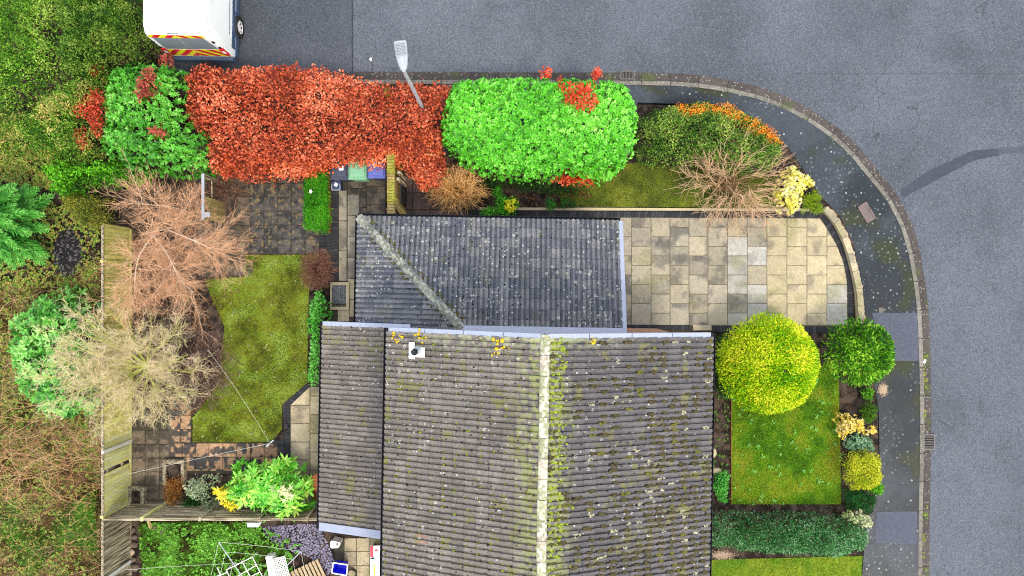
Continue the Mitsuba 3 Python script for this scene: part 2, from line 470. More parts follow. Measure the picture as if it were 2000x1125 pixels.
FAR = 260.0
struct('ground', (np.array([[-FAR, -FAR, -.30], [FAR, -FAR, -.30], [FAR, FAR, -.30], [-FAR, FAR, -.30]]), np.array([[0, 1, 2], [0, 2, 3]])), 'mat_turf_soil',
       'open ground lying beyond the road and the gardens', 'ground', uv=np.tile([[.5, 1.0]], (4, 1)))
inner = kp
outer_k = off(kp, 0.135)
outer_c = off(kp, 0.435)
road_poly = Polygon(np.vstack([outer_k, [[60, outer_k[-1, 1]], [60, 45], [outer_k[0, 0], 45]]]))
struct('road', prism(road_poly, -.25, -.10), 'mat_asphalt', 'grey speckled asphalt road wrapping around the corner plot', 'road')
# trench reinstatements in the road
trench = pts([(1757, 372), (1813, 334), (1877, 304), (1900, 294), (1950, 290), (1951, 303), (1900, 314), (1833, 350), (1783, 376), (1764, 386)], -.1)
scene_patch = mat('mat_asphalt_patch', mikit.proc(lambda p, n, uv: mi.Color3f(0.046, 0.053, 0.074) * (0.7 + 0.5 * noise(p.x * 38, p.y * 38)) * (0.66 + 0.9 * uv.x)), 0.7, 0.1)
m = prism(trench, -.11, -.096)
struct('road_patch', m, 'mat_asphalt_patch', 'dark curved strip of newer asphalt patching the road', 'road patch', uv=const_uv(m, .40, 0))
tr2 = pts([(1951, 290), (2000, 286), (2300, 280), (2300, 293), (2000, 297), (1951, 302)], -.1)
m = prism(tr2, -.11, -.096)
struct('road_patch', m, 'mat_asphalt_patch', 'paler straight strip of patched asphalt at the right edge', 'road patch', uv=const_uv(m, .80, 0))
# drainage channel of pale blocks and kerb stones
ch = struct('gutter_channel', prism(Polygon(np.vstack([outer_k, off(kp, .43)[::-1]])), -.2, -.094), 'mat_joint', 'shallow concrete drainage channel between kerb and road', 'gutter')
kerb = struct('kerb', prism(Polygon(np.vstack([off(kp, .01), off(kp, .125)[::-1]])), -.24, -.02), 'mat_joint', 'pale concrete kerb curving around the corner', 'kerb')
step = np.r_[0, np.cumsum(np.linalg.norm(np.diff(kp, axis=0), axis=1))]
s = 0.0
r_k = np.random.default_rng(3)


def along(path, s):
    return np.array([np.interp(s, step, path[:, 0]), np.interp(s, step, path[:, 1])])


k0, k1, c1 = off(kp, 0.0), off(kp, .135), off(kp, .425)
while s + .9 < step[-1]:
    L = .93
    mid = along(kp, s + L / 2)
    if -10 < mid[0] < 17 and -10.6 < mid[1] < 10:
        for nm, par, a, b, z1 in (('stone', kerb, k0, k1, .016), ('channel_block', ch, k1, c1, -.078)):
            g = 0.008
            q = [along(a, s + g), along(a, s + L / 2), along(a, s + L - g), along(b, s + L - g), along(b, s + L / 2), along(b, s + g)]
            zz = z1 + r_k.uniform(-.003, .003)
            m = slab(np.array(q), -.2, zz, .012 if nm == 'stone' else .006)
            put(nm, m, 'mat_concrete', par, uv=const_uv(m, r_k.uniform(0, 1), 0.0 if nm == 'stone' else 1.0))
    s += L
# pavement
foot_in = pts([(1793, 1700), (1680, 1700), (1684, 1125), (1692, 1010), (1705, 1000), (1718, 900), (1716, 800), (1700, 700), (1686, 600), (1665, 480), (1636, 420), (1605, 385), (1548, 300), (1500, 250), (1400, 205), (1245, 200), (1235, 300), (-700, 300)])
footway_poly = Polygon(np.vstack([kp, foot_in])).buffer(0)
struct('pavement', prism(footway_poly, -.25, 0.0), 'mat_footway_asphalt', 'damp dark asphalt pavement between the kerb and the gardens', 'pavement')
for q, l in (([(1703, 611), (1795, 611), (1796, 705), (1742, 705), (1741, 690), (1722, 690)], 'smooth pavement repair patch beside the round green conifer'),
             ([(1712, 1000), (1791, 999), (1791, 1062), (1770, 1064), (1740, 1060), (1709, 1060)], 'square pavement repair patch beside the long clipped hedge')):
    m = prism(pts(q), -.05, .006)
    struct('pavement_patch', m, 'mat_asphalt_patch', l, 'pavement patch', uv=const_uv(m, 1.0, 0))
# garden earth
garden = Polygon(pts([(-700, 300), (1235, 300), (1245, 204), (1400, 208), (1500, 252), (1548, 302), (1605, 386), (1640, 420), (1668, 480), (1686, 600), (1700, 700), (1714, 800), (1716, 900), (1703, 1000), (1690, 1010), (1682, 1125), (1680, 1700), (-700, 1700)]))
struct('garden_soil', prism(garden, -.2, .01), 'mat_earth', 'bare dark garden soil showing between plants and paving', 'soil')
struct('shrub_bank', prism(pts([(-700, -500), (318, -500), (318, 100), (330, 170), (330, 300), (-700, 300)]), -.2, .035), 'mat_earth', 'shaded earth under the big shrubs in the top left corner', 'soil')
verge = Polygon(pts([(-700, 163), (860, 164), (860, 300), (-700, 300)]))
struct('hedge_bank', prism(verge, -.2, .014), 'mat_earth', 'strip of earth beneath the roadside hedges', 'soil')


# ------------------------------------------------------------------ paving
def flag_grid(parent, rects, m, kindfn, r, clip=None, z=.042, name='slab', gap=.5):
    for (x0, y0, x1, y1) in rects:
        poly = Polygon(pts([(x0 + gap, y0 + gap), (x1 - gap, y0 + gap), (x1 - gap, y1 - gap), (x0 + gap, y1 - gap)]))
        if clip is not None:
            poly = poly.intersection(clip)
            if poly.is_empty or poly.area < .01 or poly.geom_type != 'Polygon': continue
        poly = poly.simplify(.004)
        c = np.array(poly.exterior.coords)[:-1]
        me = slab(c, .0, z + r.uniform(-.004, .004), .008)
        put(name, me, m, parent, uv=const_uv(me, r.uniform(0, 1), kindfn((x0 + x1) / 2, (y0 + y1) / 2)))


r_p = np.random.default_rng(21)
drive_out = [(930, 424), (1600, 427), (1615, 447), (1633, 478), (1645, 508), (1652, 535), (1654, 558), (1654, 617), (1654, 636), (930, 634)]
drive_clip = Polygon(pts(drive_out))
dv = struct('driveway', prism(drive_clip.buffer(.02), -.05, .030), 'mat_drive_joint', 'driveway of buff stone slabs running from garage to pavement', 'driveway')
cols = [1160, 1196, 1233, 1271, 1308, 1345, 1382, 1420, 1459, 1497, 1536, 1575, 1614, 1654]
rects = []
for i in range(len(cols) - 1):
    ph = 443 if i % 2 == 0 else 461.5
    ys = [424] + [v for v in np.arange(ph - 37 * 3, 640, 37.3) if 430 < v < 630] + [635]
    rects += [(cols[i], ys[j], cols[i + 1], ys[j + 1]) for j in range(len(ys) - 1)]
rects += [(900 + 38 * k, 424, 938 + 38 * k, 440) for k in range(7)]


def drive_kind(x, y):
    if (1614 < x and 550 < y < 640) or (1420 < x < 1500 and 465 < y < 640 and r_p.uniform() < .75): return 1.0
    return .5 if x > 1490 else r_p.uniform(0, .22)


flag_grid(dv, rects, 'mat_flagstone', drive_kind, r_p, drive_clip)


def block_run(parent, a, b, n, kindz=.045, name='edging_block'):
    """Dark edging blocks between two polylines a and b (same parameter), n blocks."""
    a, b = np.asarray(a), np.asarray(b)

    def resample(p):
        s = np.r_[0, np.cumsum(np.linalg.norm(np.diff(p, axis=0), axis=1))]
        t = np.linspace(0, s[-1], n + 1)
        return np.c_[np.interp(t, s, p[:, 0]), np.interp(t, s, p[:, 1])]
    A, B = resample(a), resample(b)
    r = np.random.default_rng(n)
    for i in range(n):
        u0, u1 = .045, .955
        q = [A[i] + (A[i + 1] - A[i]) * u0, A[i] + (A[i + 1] - A[i]) * u1, B[i] + (B[i + 1] - B[i]) * u1, B[i] + (B[i + 1] - B[i]) * u0]
        put(name, slab(np.array(q), 0, kindz + r.uniform(-.004, .004), .006), 'mat_block' if r.uniform() < .7 else 'mat_block_light', parent)


ed = struct('driveway_edging', prism(Polygon(pts([(900, 411), (1610, 413), (1628, 436), (1648, 480), (1660, 520), (1666, 560), (1668, 632), (1668, 650), (1215, 644), (1215, 632), (1652, 637), (1653, 560), (1645, 510), (1632, 480), (1613, 448), (1598, 428), (900, 424)])), -.05, .018), 'mat_joint',
            'edging of dark blocks along the buff driveway', 'edging')
block_run(ed, pts([(905, 412), (1608, 414)]), pts([(905, 424), (1600, 426)]), 105)
block_run(ed, pts([(1612, 418), (1628, 440), (1646, 480), (1658, 520), (1664, 560), (1666, 630)]), pts([(1602, 427), (1615, 449), (1633, 480), (1645, 510), (1653, 550), (1655, 630)]), 36)
block_run(ed, pts([(1220, 633), (1350, 635)]), pts([(1220, 643), (1350, 645)]), 20)
block_run(ed, pts([(1391, 637), (1656, 638)]), pts([(1391, 648), (1656, 650)]), 42)
me = slab(pts([(1353, 634), (1389, 635), (1389, 645), (1353, 645)]), 0, .047, .006)
put('step_slab', me, 'mat_flagstone', ed, uv=const_uv(me, .3, .6))
lk = [pts([(905, 405.5), (1612, 408)]), pts([(905, 410.5), (1610, 413)])]
block_run(struct('lawn_kerb', prism(np.vstack([pts([(900, 405), (1612, 407.5)]), pts([(1612, 413.5), (900, 411)])]), -.1, .05), 'mat_joint', 'thin pale stone kerb along the side lawn', 'kerb'), lk[0], lk[1], 1, .09, 'pale_edging')
scene[[k for k in scene if k.endswith('pale_edging')][0]]['bsdf'] = {'type': 'ref', 'id': 'mat_pale_stone'}

# low wall along the pavement, coping stones on rough stone
lw = thing('low_wall', 'low curved wall of buff coping stones between driveway and pavement', 'wall')
wa = smooth_path(pts([(1611, 407), (1633, 432), (1655, 476), (1668, 520), (1677, 560), (1681, 600), (1683, 632)], .2), 60)
put('stone_base', prism(LineString(wa).buffer(.085, cap_style=2), 0, .17), 'mat_pale_stone', lw)
ws = np.r_[0, np.cumsum(np.linalg.norm(np.diff(wa, axis=0), axis=1))]
wl, wr = off(wa, .10), off(wa, -.10)
for i in range(7):
    a, b = ws[-1] * i / 7 + .006, ws[-1] * (i + 1) / 7 - .006
    q = [[np.interp(t, ws, p[:, 0]), np.interp(t, ws, p[:, 1])] for p, t in ((wl, a), (wl, (a + b) / 2), (wl, b), (wr, b), (wr, (a + b) / 2), (wr, a))]
    me = slab(np.array(q), .17, .225 + .004 * (i % 2), .01)
    put('coping_stone', me, 'mat_flagstone', lw, uv=const_uv(me, r_p.uniform(0, 1), .55))
rub = []
for i in range(42):
    t = r_p.uniform(0, ws[-1]); p = np.array([np.interp(t, ws, wl[:, 0]), np.interp(t, ws, wl[:, 1])]); p2 = np.array([np.interp(t, ws, wr[:, 0]), np.interp(t, ws, wr[:, 1])])
    o = p2 + (p2 - p) * (.08 if p[0] < p2[0] else -1.08)
    m = trimesh.creation.icosphere(1, 1.0); m.vertices *= r_p.uniform([.05, .06, .05], [.09, .12, .10]); m.vertices += [o[0], o[1], .06]
    rub.append(m)
put('rubble', join(rub), 'mat_terracotta', lw, kind='stuff')
mat('mat_rubble', (0.34, 0.26, 0.19), 0.9, .2)
scene[lw + '__rubble']['bsdf'] = {'type': 'ref', 'id': 'mat_rubble'}

# patio west of the garage
pat = struct('patio', prism(pts([(395, 250), (752, 250), (752, 352), (752, 428), (701, 428), (701, 495), (624, 496), (480, 497), (478, 540), (395, 540)]), -.05, .022), 'mat_joint', 'patio of dark weathered square slabs behind the copper hedge', 'patio')
xs = [381, 408, 435, 462, 489, 516, 543, 570, 597, 624]
ys = [276.5, 303.5, 330.5, 357.6, 385, 412, 440, 467, 495]
rects = [(xs[i], ys[j], xs[i + 1], ys[j + 1]) for i in range(len(xs) - 1) for j in range(len(ys) - 1) if not (590 < xs[i] + 13 < 645 and ys[j] < 430)]
flag_grid(pat, rects, 'mat_dark_flagstone', lambda x, y: 0.0 if x > 489 else .5, r_p)
flag_grid(pat, [(388 + 27 * i, 512, 415 + 27 * i, 539) for i in range(4)], 'mat_dark_flagstone', lambda x, y: .5, r_p)
# side path along the garage, slabs, dark block strip
flag_grid(pat, [(716, 346 - 54 + 36 * k, 754, 382 - 54 + 36 * k) for k in range(4)] + [(680, 330 + 38 * k, 716, 368 + 38 * k) for k in range(3)], 'mat_dark_flagstone', lambda x, y: .5, r_p)
sp = struct('side_path', prism(pts([(647, 355), (702, 355), (702, 632), (645, 632)]), -.05, .020), 'mat_joint', 'narrow path of stone slabs along the garage wall', 'path')
flag_grid(sp, [(679, 380 + 41 * k, 702, 421 + 41 * k) for k in range(5)] + [(662, 372 + 59 * k, 678, 431 + 59 * k) for k in range(3)] + [(683, 585, 700, 619), (660, 605, 683, 628)], 'mat_flagstone',
          lambda x, y: .5 if y > 560 else .12, r_p)
block_run(sp, pts([(648, 362), (648, 548)]), pts([(661, 362), (661, 548)]), 30)
block_run(sp, pts([(636, 456), (636, 494)]), pts([(647, 456), (647, 494)]), 6)
block_run(sp, pts([(625.5, 456), (625.5, 494)]), pts([(635.5, 456), (635.5, 494)]), 6)
# gate yard: reddish slabs east of the brick wall
gy = struct('gate_yard', prism(pts([(770, 340), (905, 340), (905, 430), (770, 430)]), -.05, .020), 'mat_joint', 'small yard of dark reddish slabs inside the metal gate', 'patio')
mat('mat_red_slab', mikit.proc(lambda p, n, uv: mix((0.055, 0.042, 0.040), (0.13, 0.085, 0.078), fbm(p.x * 4 + uv.x * 9, p.y * 4, 1., 3)) * (0.7 + .6 * noise(p.x * 28, p.y * 28))), .6, .35)
flag_grid(gy, [(772 + 34 * i, 342 + 34 * j, 806 + 34 * i, 376 + 34 * j) for i in range(4) for j in range(3)], 'mat_red_slab', lambda x, y: 0, r_p)
# worn sandstone path south of the rear lawn
rp = struct('rear_path', prism(pts([(256, 800), (374, 800), (374, 864), (560, 864), (560, 925), (330, 925), (330, 985), (256, 985)]), -.05, .022), 'mat_joint', 'path of worn orange and grey slabs below the rear lawn', 'path')
xs = [332, 357, 383, 409, 436, 463, 490, 517, 543]
flag_grid(rp, [(xs[i], 865, xs[i + 1], 892.5) for i in range(8)] + [(xs[i], 892.5, xs[i + 1], 920) for i in range(1, 8)] + [(332, 811 + 27 * j, 353, 838 + 27 * j) for j in range(2)] + [(353, 811 + 27 * j, 374, 838 + 27 * j) for j in range(2)] +
          [(332, 784, 353, 811), (353, 784, 374, 811)], 'mat_dark_flagstone', lambda x, y: 1.0, r_p)
flag_grid(rp, [(258 + 27 * i, 840 + 27 * j, 285 + 27 * i, 867 + 27 * j) for i in range(3) for j in range(5)], 'mat_dark_flagstone', lambda x, y: .5, r_p)
# slab path beside the side extension
hp = struct('house_path', prism(pts([(598, 750), (640, 750), (640, 1010), (566, 1010), (545, 905), (545, 860), (556, 848), (553, 786)]), -.05, .020), 'mat_joint', 'path of pale slabs beside the side extension', 'path')
hclip = Polygon(pts([(606, 755), (640, 755), (640, 1010), (568, 1010), (568, 791)]))
flag_grid(hp, [(568, y0, 606, y1) for y0, y1 in ((755, 791), (791, 827), (827, 863), (863, 898), (898, 934), (934, 970), (970, 1006))] + [(606, y0, 640, y1) for y0, y1 in ((755, 773), (773, 809), (809, 846), (846, 882), (882, 918), (918, 954), (954, 990))],
          'mat_flagstone', lambda x, y: .42 if y < 830 else .15, r_p, hclip)
block_run(hp, pts([(598, 750), (556, 788), (556, 850)]), pts([(606, 755), (567, 791), (567, 850)]), 20)
block_run(hp, pts([(545, 860), (545, 904)]), pts([(556, 860), (556, 904)]), 7)
block_run(hp, pts([(557, 851), (557, 904)]), pts([(567, 851), (567, 904)]), 8)

# ------------------------------------------------------------------ ground covers (surfaces)
REAR = [(480, 498), (622, 498), (604, 565), (600, 748), (560, 782), (551, 790), (551, 838), (530, 863), (377, 863), (378, 815), (420, 760), (440, 640), (400, 546), (478, 541)]
FRONT = [(1427, 735), (1560, 735), (1636, 700), (1642, 984), (1428, 984)]
SIDE = [(1125, 335), (1240, 318), (1345, 330), (1520, 345), (1520, 406), (1100, 404), (1090, 380)]
NEXT = [(1384, 1093), (1684, 1085), (1681, 1125), (1680, 1300), (1384, 1300)]
for nm, q, l, k in (('rear_lawn', REAR, 'mossy olive back lawn west of the house', 0.0), ('front_lawn', FRONT, 'bright green front lawn under the golden round conifer', 1.0),
                    ('side_lawn', SIDE, 'shady mossy lawn strip above the driveway', 0.0), ('next_lawn', NEXT, 'bright lawn of the next plot below the clipped hedge', 1.0)):
    m = prism(pts(q), -.05, .03)
    struct(nm, m, 'mat_turf_soil', l, 'lawn', uv=const_uv(m, .5, k))
m = prism(pts([(1385, 985), (1645, 985), (1655, 740), (1641, 740), (1641, 983)]), -.05, .022)

# ------------------------------------------------------------------ house
HM = rotz(-1.0)


def hw(u, v, h):
    return HM[:3, :3] @ np.array([u, v, h])


def hmesh(m):
    return xform(m, HM)


def tile_profile(w):
    h = w / 2
    one = [(0, .040), (.35 * h, .046), (.52 * h, .042), (.62 * h, .010), (.93 * h, .0), (.985 * h, -.003)]
    return np.array([(x, z) for x, z in one] + [(x + h, z) for x, z in one] + [(w - .003, .036)])


SLOT = {0.0: .013, .35: .008, .65: .007, 1.0: .016}


def tile_mesh(w, g, slot=.013):
    p = tile_profile(w)
    n = len(p)
    lo, hi = np.c_[p[:, 0], np.full(n, 0.0), p[:, 1] + .022], np.c_[p[:, 0], np.full(n, g - slot), p[:, 1] - .004]
    front = np.c_[p[:, 0], np.full(n, .004), np.full(n, -.02)]
    v = np.vstack([lo, hi, front])
    f = []
    for i in range(n - 1):
        f += [[i, i + 1, n + i + 1], [i, n + i + 1, n + i], [2 * n + i, 2 * n + i + 1, i + 1], [2 * n + i, i + 1, i]]
    return v, np.array(f)


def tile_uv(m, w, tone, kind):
    """The tile's tone, set darker along its two troughs."""
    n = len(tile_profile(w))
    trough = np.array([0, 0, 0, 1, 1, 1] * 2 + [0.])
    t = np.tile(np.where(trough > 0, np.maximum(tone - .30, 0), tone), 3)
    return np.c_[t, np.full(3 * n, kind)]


TONES = [.05, .2, .32, .42, .5, .58, .68, .8, .93, .99]
plies = {}


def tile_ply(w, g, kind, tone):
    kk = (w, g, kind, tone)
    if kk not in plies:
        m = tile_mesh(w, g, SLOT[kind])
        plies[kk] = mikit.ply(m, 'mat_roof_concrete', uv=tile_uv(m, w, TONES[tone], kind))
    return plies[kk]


def lay(O, a, b, w, g, nc, nr, kind, r, clip=None, stagger=0.0):
    """Tiles from the eaves corner O: a up the slope, b along the eaves. Returns [(position, ply dict, matrix, mesh if cut)]."""
    a, b = np.asarray(a, float), np.asarray(b, float)
    a /= np.linalg.norm(a); b /= np.linalg.norm(b)
    n = np.cross(b, a)
    if n[2] < 0: n = -n
    out = []
    for c in range(nc):
        for k in range(nr):
            p = np.asarray(O) + a * g * c + b * w * (k + stagger * (c % 2)) + n * (.02 + r.uniform(-.003, .003))
            aa = a + b * r.normal(0, .006); aa /= np.linalg.norm(aa)
            tone = int(r.choice(len(TONES), p=[.1, .13, .14, .14, .14, .12, .1, .08, .048, .002]))
            M = np.eye(4); M[:3, 0], M[:3, 1], M[:3, 2], M[:3, 3] = b, aa, n, p
            cut = None
            if clip is not None:
                m = xform(tile_mesh(w, g, SLOT[kind]), M)
                t = trimesh.Trimesh(m[0], m[1], process=False)
                inside = np.all([((t.vertices - o) @ nn).min() > 0 for o, nn in clip])
                if not inside:
                    for o, nn in clip:
                        if len(t.faces) == 0: break
                        t = trimesh.intersections.slice_mesh_plane(t, nn, o, process=False) if ((t.vertices - o) @ nn).min() < 0 else t
                    if len(t.faces) == 0: continue
                    cut = (np.array(t.vertices), np.array(t.faces))
            out.append((p + a * g / 2 + b * w / 2, tone, M, cut, (w, g, kind)))
    return out


def emit_tiles(parent, tiles, limit=300):
    """The tiles that show largest as parts, the rest as one part."""
    def size(t):
        p = t[0]; x, y = p[0] * FOC / (H - p[2]), p[1] * FOC / (H - p[2])
        return -10.0 * bool(abs(x) < 1010 and abs(y) < 572) - p[2] / 10
    tiles = sorted(tiles, key=size)
    rest = []
    for i, (p, tone, M, cut, (w, g, kind)) in enumerate(tiles):
        if i < limit:
            if cut is None:
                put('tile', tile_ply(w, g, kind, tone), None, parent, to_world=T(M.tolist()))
            else:
                put('tile', cut, 'mat_roof_concrete', parent, uv=const_uv(cut, TONES[tone], kind))
        else:
            m = cut if cut is not None else xform(tile_mesh(w, g, SLOT[kind]), M)
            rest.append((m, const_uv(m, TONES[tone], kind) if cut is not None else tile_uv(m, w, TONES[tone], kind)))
    if rest:
        m = join([x[0] for x in rest])
        put('tile_field', m, 'mat_roof_concrete', parent, uv=np.vstack([x[1] for x in rest]), kind='stuff')


def sheet(q):
    q = np.array(q)
    return q, np.array([[0, 1, 2], [0, 2, 3]]) if len(q) == 4 else np.array([[0, 1, 2]])


EL, RI, ER = (-3.02, 5.30), (0.77, 6.72), (4.96, 5.20)      # left eaves, ridge, right eaves (across, height)
VG, WV, VB = -1.02, -1.23, -10.2                            # gable verge, gable wall, far end
house = thing('house', 'two storey brick house with mossy grey tiled pitched roof', 'house')
prof = np.array([[-2.80, 0], [4.72, 0], [4.72, 5.1], [.77, 6.45], [-2.80, 5.1]])
wall = trimesh.creation.extrude_polygon(Polygon(prof), WV - VB, engine='earcut')
v, f = arr(wall)
v = np.c_[v[:, 0], WV - v[:, 2], v[:, 1]]                    # (across, along, up)
put('wall', hmesh((v, f[:, ::-1])), 'mat_house_brick', house)
roof = put('roof', hmesh(join([sheet([(EL[0], VB, EL[1]), (RI[0], VB, RI[1]), (RI[0], VG - .02, RI[1]), (EL[0], VG - .02, EL[1])]),
                               sheet([(RI[0], VB, RI[1]), (ER[0], VB, ER[1]), (ER[0], VG - .02, ER[1]), (RI[0], VG - .02, RI[1])]),
                               bx(EL[0], EL[0] + .02, VB, VG - .03, EL[1] - .22, EL[1] - .01), bx(ER[0] - .02, ER[0], VB, VG - .03, ER[1] - .22, ER[1] - .01)])), 'mat_underlay', house)
rt = np.random.default_rng(5)
W_, NR = .1425 * 2, 27
dl = np.array([RI[0] - EL[0], 0, RI[1] - EL[1]]); Ll = np.linalg.norm(dl)
dr_ = np.array([RI[0] - ER[0], 0, RI[1] - ER[1]]); Lr = np.linalg.norm(dr_)
ncl, ncr = 13, 14
R3 = HM[:3, :3]
tl = lay(R3 @ np.array([EL[0] - .03, VG - .10, EL[1]]), R3 @ dl, R3 @ np.array([0, -1.0, 0]), W_, Ll / ncl, ncl, NR, .35, rt)
tr = lay(R3 @ np.array([ER[0] + .03, VG - .10, ER[1]]), R3 @ dr_, R3 @ np.array([0, -1.0, 0]), W_, Lr / ncr, ncr, NR, 1.0, rt)
emit_tiles(roof, tl + tr)
# ridge tiles
L = .465
y = VG - .02
i = 0
while y - L > VB:
    a = np.linspace(0, math.pi, 9)
    rr = .112
    ring = np.c_[rr * np.cos(a), np.sin(a) * rr * .8]
    v0 = np.c_[RI[0] + ring[:, 0], np.full(9, y - .004), RI[1] + .012 + ring[:, 1]]
    v1 = np.c_[RI[0] + ring[:, 0], np.full(9, y - L + .008), RI[1] + .012 + ring[:, 1]]
    vv = np.vstack([v0, v1, [[RI[0], y - .004, RI[1]]]])
    ff = [[j, 9 + j, 10 + j] for j in range(8)] + [[j, 10 + j, j + 1] for j in range(8)] + [[18, j, j + 1] for j in range(8)]
    vv[:, 2] += rt.uniform(0, .012)
    vv[:, 0] += rt.uniform(-.008, .008)
    m = hmesh((vv, np.array(ff)))
    put('ridge_tile', m, 'mat_ridge_concrete', roof, smooth=False, uv=const_uv(m, rt.uniform(0, 1), 1.0))
    y -= L
    i += 1
put('ridge_mortar', hmesh(bx(RI[0] - .10, RI[0] + .10, VB, VG - .03, RI[1] - .03, RI[1] + .05)), 'mat_underlay', roof)
# verge cappings: grey metal strips over the gable edge
for a, b, nm in ((EL, RI, 'verge_strip'), (RI, ER, 'verge_strip')):
    n = 4
    for j in range(n):
        t0, t1 = j / n, (j + 1) / n - .004
        p0 = (a[0] + (b[0] - a[0]) * t0, a[1] + (b[1] - a[1]) * t0); p1 = (a[0] + (b[0] - a[0]) * t1, a[1] + (b[1] - a[1]) * t1)
        q = np.array([[p0[0], VG - .115, p0[1] + .075], [p1[0], VG - .115, p1[1] + .075], [p1[0], VG, p1[1] + .075], [p0[0], VG, p0[1] + .075]])
        lowq = q - [0, 0, .22]
        v = np.vstack([lowq, q])
        f = np.array([[4, 5, 6], [4, 6, 7], [0, 2, 1], [0, 3, 2], [0, 1, 5], [0, 5, 4], [1, 2, 6], [1, 6, 5], [2, 3, 7], [2, 7, 6], [3, 0, 4], [3, 4, 7]])
        put(nm, hmesh((v, f)), 'mat_lead', roof)


def gutter_mesh(p, q, r=.058):
    """Half-round gutter from p to q."""
    p, q = np.asarray(p, float), np.asarray(q, float)
    d = (q - p) / np.linalg.norm(q - p); sd = np.cross(d, [0, 0, 1.0]); sd /= np.linalg.norm(sd)
    a = np.linspace(math.pi, 2 * math.pi, 9)
    prof = [(r * math.cos(t), r * math.sin(t)) for t in a] + [((r - .008) * math.cos(t), (r - .008) * math.sin(t) + .002) for t in a[::-1]]
    n = len(prof)
    V = np.array([e + sd * x + np.array([0, 0, z]) for e in (p, q) for x, z in prof])
    F = []
    for i in range(n):
        j = (i + 1) % n
        F += [[i, j, n + j], [i, n + j, n + i]]
    return V, np.array(F)


put('gutter', hmesh(gutter_mesh((EL[0] - .075, VB, EL[1] - .03), (EL[0] - .075, VG - .02, EL[1] - .03))), 'mat_gutter', roof)
put('gutter', hmesh(gutter_mesh((ER[0] + .075, VB, ER[1] - .03), (ER[0] + .075, VG - .02, ER[1] - .03))), 'mat_gutter', roof)
put('downpipe', hmesh(join([bar((4.86, VG - .35, 0.05), (4.86, VG - .35, 4.9), .036), bar((4.86, VG - .35, 4.9), (5.03, VG - .35, 5.12), .036)])), 'mat_gutter', house)
# shallow bay canopy on the front
cp = put('canopy', hmesh(bx(4.72, 5.70, -4.2, -1.25, 2.62, 2.78, .02)), 'mat_underlay', house)
put('canopy_gutter', hmesh(gutter_mesh((5.76, -4.2, 2.74), (5.76, -1.2, 2.74))), 'mat_gutter', cp)
put('canopy_flashing', hmesh(bx(4.72, 4.90, -4.15, -1.30, 2.783, 2.80)), 'mat_lead', cp)
put('front_door', hmesh(bx(4.72, 4.76, -3.0, -2.1, .05, 2.05)), 'mat_white', house)
for y0, y1, z0, z1 in ((-5.9, -4.5, .95, 2.15), (-3.3, -1.8, 3.3, 4.5), (-6.3, -4.8, 3.3, 4.5)):
    wf = put('window', hmesh(bx(4.72, 4.77, y0, y1, z0, z1)), 'mat_white', house)
    put('pane', hmesh(bx(4.772, 4.776, y0 + .07, y1 - .07, z0 + .07, z1 - .07)), 'mat_glass_dark', wf)


# moss cushions
def moss(parent, centres, normals, sizes, cols, r, name='moss'):
    m0 = trimesh.creation.icosahedron() if len(centres) > 1000 else trimesh.creation.icosphere(1, 1.0)
    V, F, C, n = [], [], [], 0
    for c, nn, s, col in zip(centres, normals, sizes, cols):
        v = m0.vertices * (s * r.uniform([.7, .7, .35], [1.3, 1.3, .6])) * r.uniform(.75, 1.25, (len(m0.vertices), 1))
        V.append(v + c); F.append(m0.faces + n); n += len(v)
        C.append(np.clip(col * r.uniform(.6, 1.4, (len(v), 1)), 0, 1))
    put(name, (np.vstack(V), np.vstack(F)), 'mat_leaf', parent, smooth=True, color=np.vstack(C), kind='stuff')


rm = np.random.default_rng(15)
cs, ns, sz, cl = [], [], [], []
nrm = np.array([-dr_[2], 0, dr_[0]]); nrm /= -np.linalg.norm(nrm)
if nrm[2] < 0: nrm = -nrm
DARK, OLIVE, LIME, PALE = np.array([.046, .040, .015]), np.array([.10, .10, .018]), np.array([.17, .23, .02]), np.array([.30, .29, .19])
g = Lr / ncr
for c in range(ncr):                                     # cushions lying in the troughs of the front slope, tile by tile
    for j in range(54):
        yy = VG - .10 - (j + .80) * W_ / 2
        if yy < -8.7: break
        dens = meshkit.fbm(np.array([[c * .45, yy * .9, 3.0]]), 3)[0]
        t0 = c / ncr
        pm = (.46 + 1.1 * np.clip((-yy - 1.0) / 5.5, 0, 1)) * (1.05 - .9 * t0) * np.clip(dens * 2.4 - .25, 0, 1.4)
        if rm.uniform() > pm: continue
        u = rm.uniform()
        col = DARK if u < .74 else (OLIVE * .8 if u < .86 else PALE)
        a0, ln = rm.uniform(0, .35), rm.uniform(.25, .65)
        for _ in range(int(5 + ln * 13)):
            base = np.array([ER[0] + .03, yy, ER[1]]) + dr_ * ((c + a0 + ln * rm.uniform()) / ncr)
            cs.append(R3 @ (base + nrm * .064 + [0, rm.normal(0, .022), 0])); ns.append(nrm); sz.append(rm.uniform(.026, .048) * (1.0 if u < .86 else .6)); cl.append(col)
for _ in range(1700):                                     # bright moss in the lee of the ridge
    yy = rm.uniform(-8.6, VG - .1)
    if rm.uniform() > meshkit.fbm(np.array([[0, yy * 1.6, 9.0]]), 3)[0] * 1.5: continue
    t = 1 - (abs(rm.normal(0, .04)) + .033)
    cs.append(R3 @ (np.array([ER[0], yy, ER[1]]) + dr_ * t + nrm * .062)); ns.append(nrm); sz.append(rm.uniform(.022, .05)); cl.append(LIME if rm.uniform() < .75 else OLIVE)
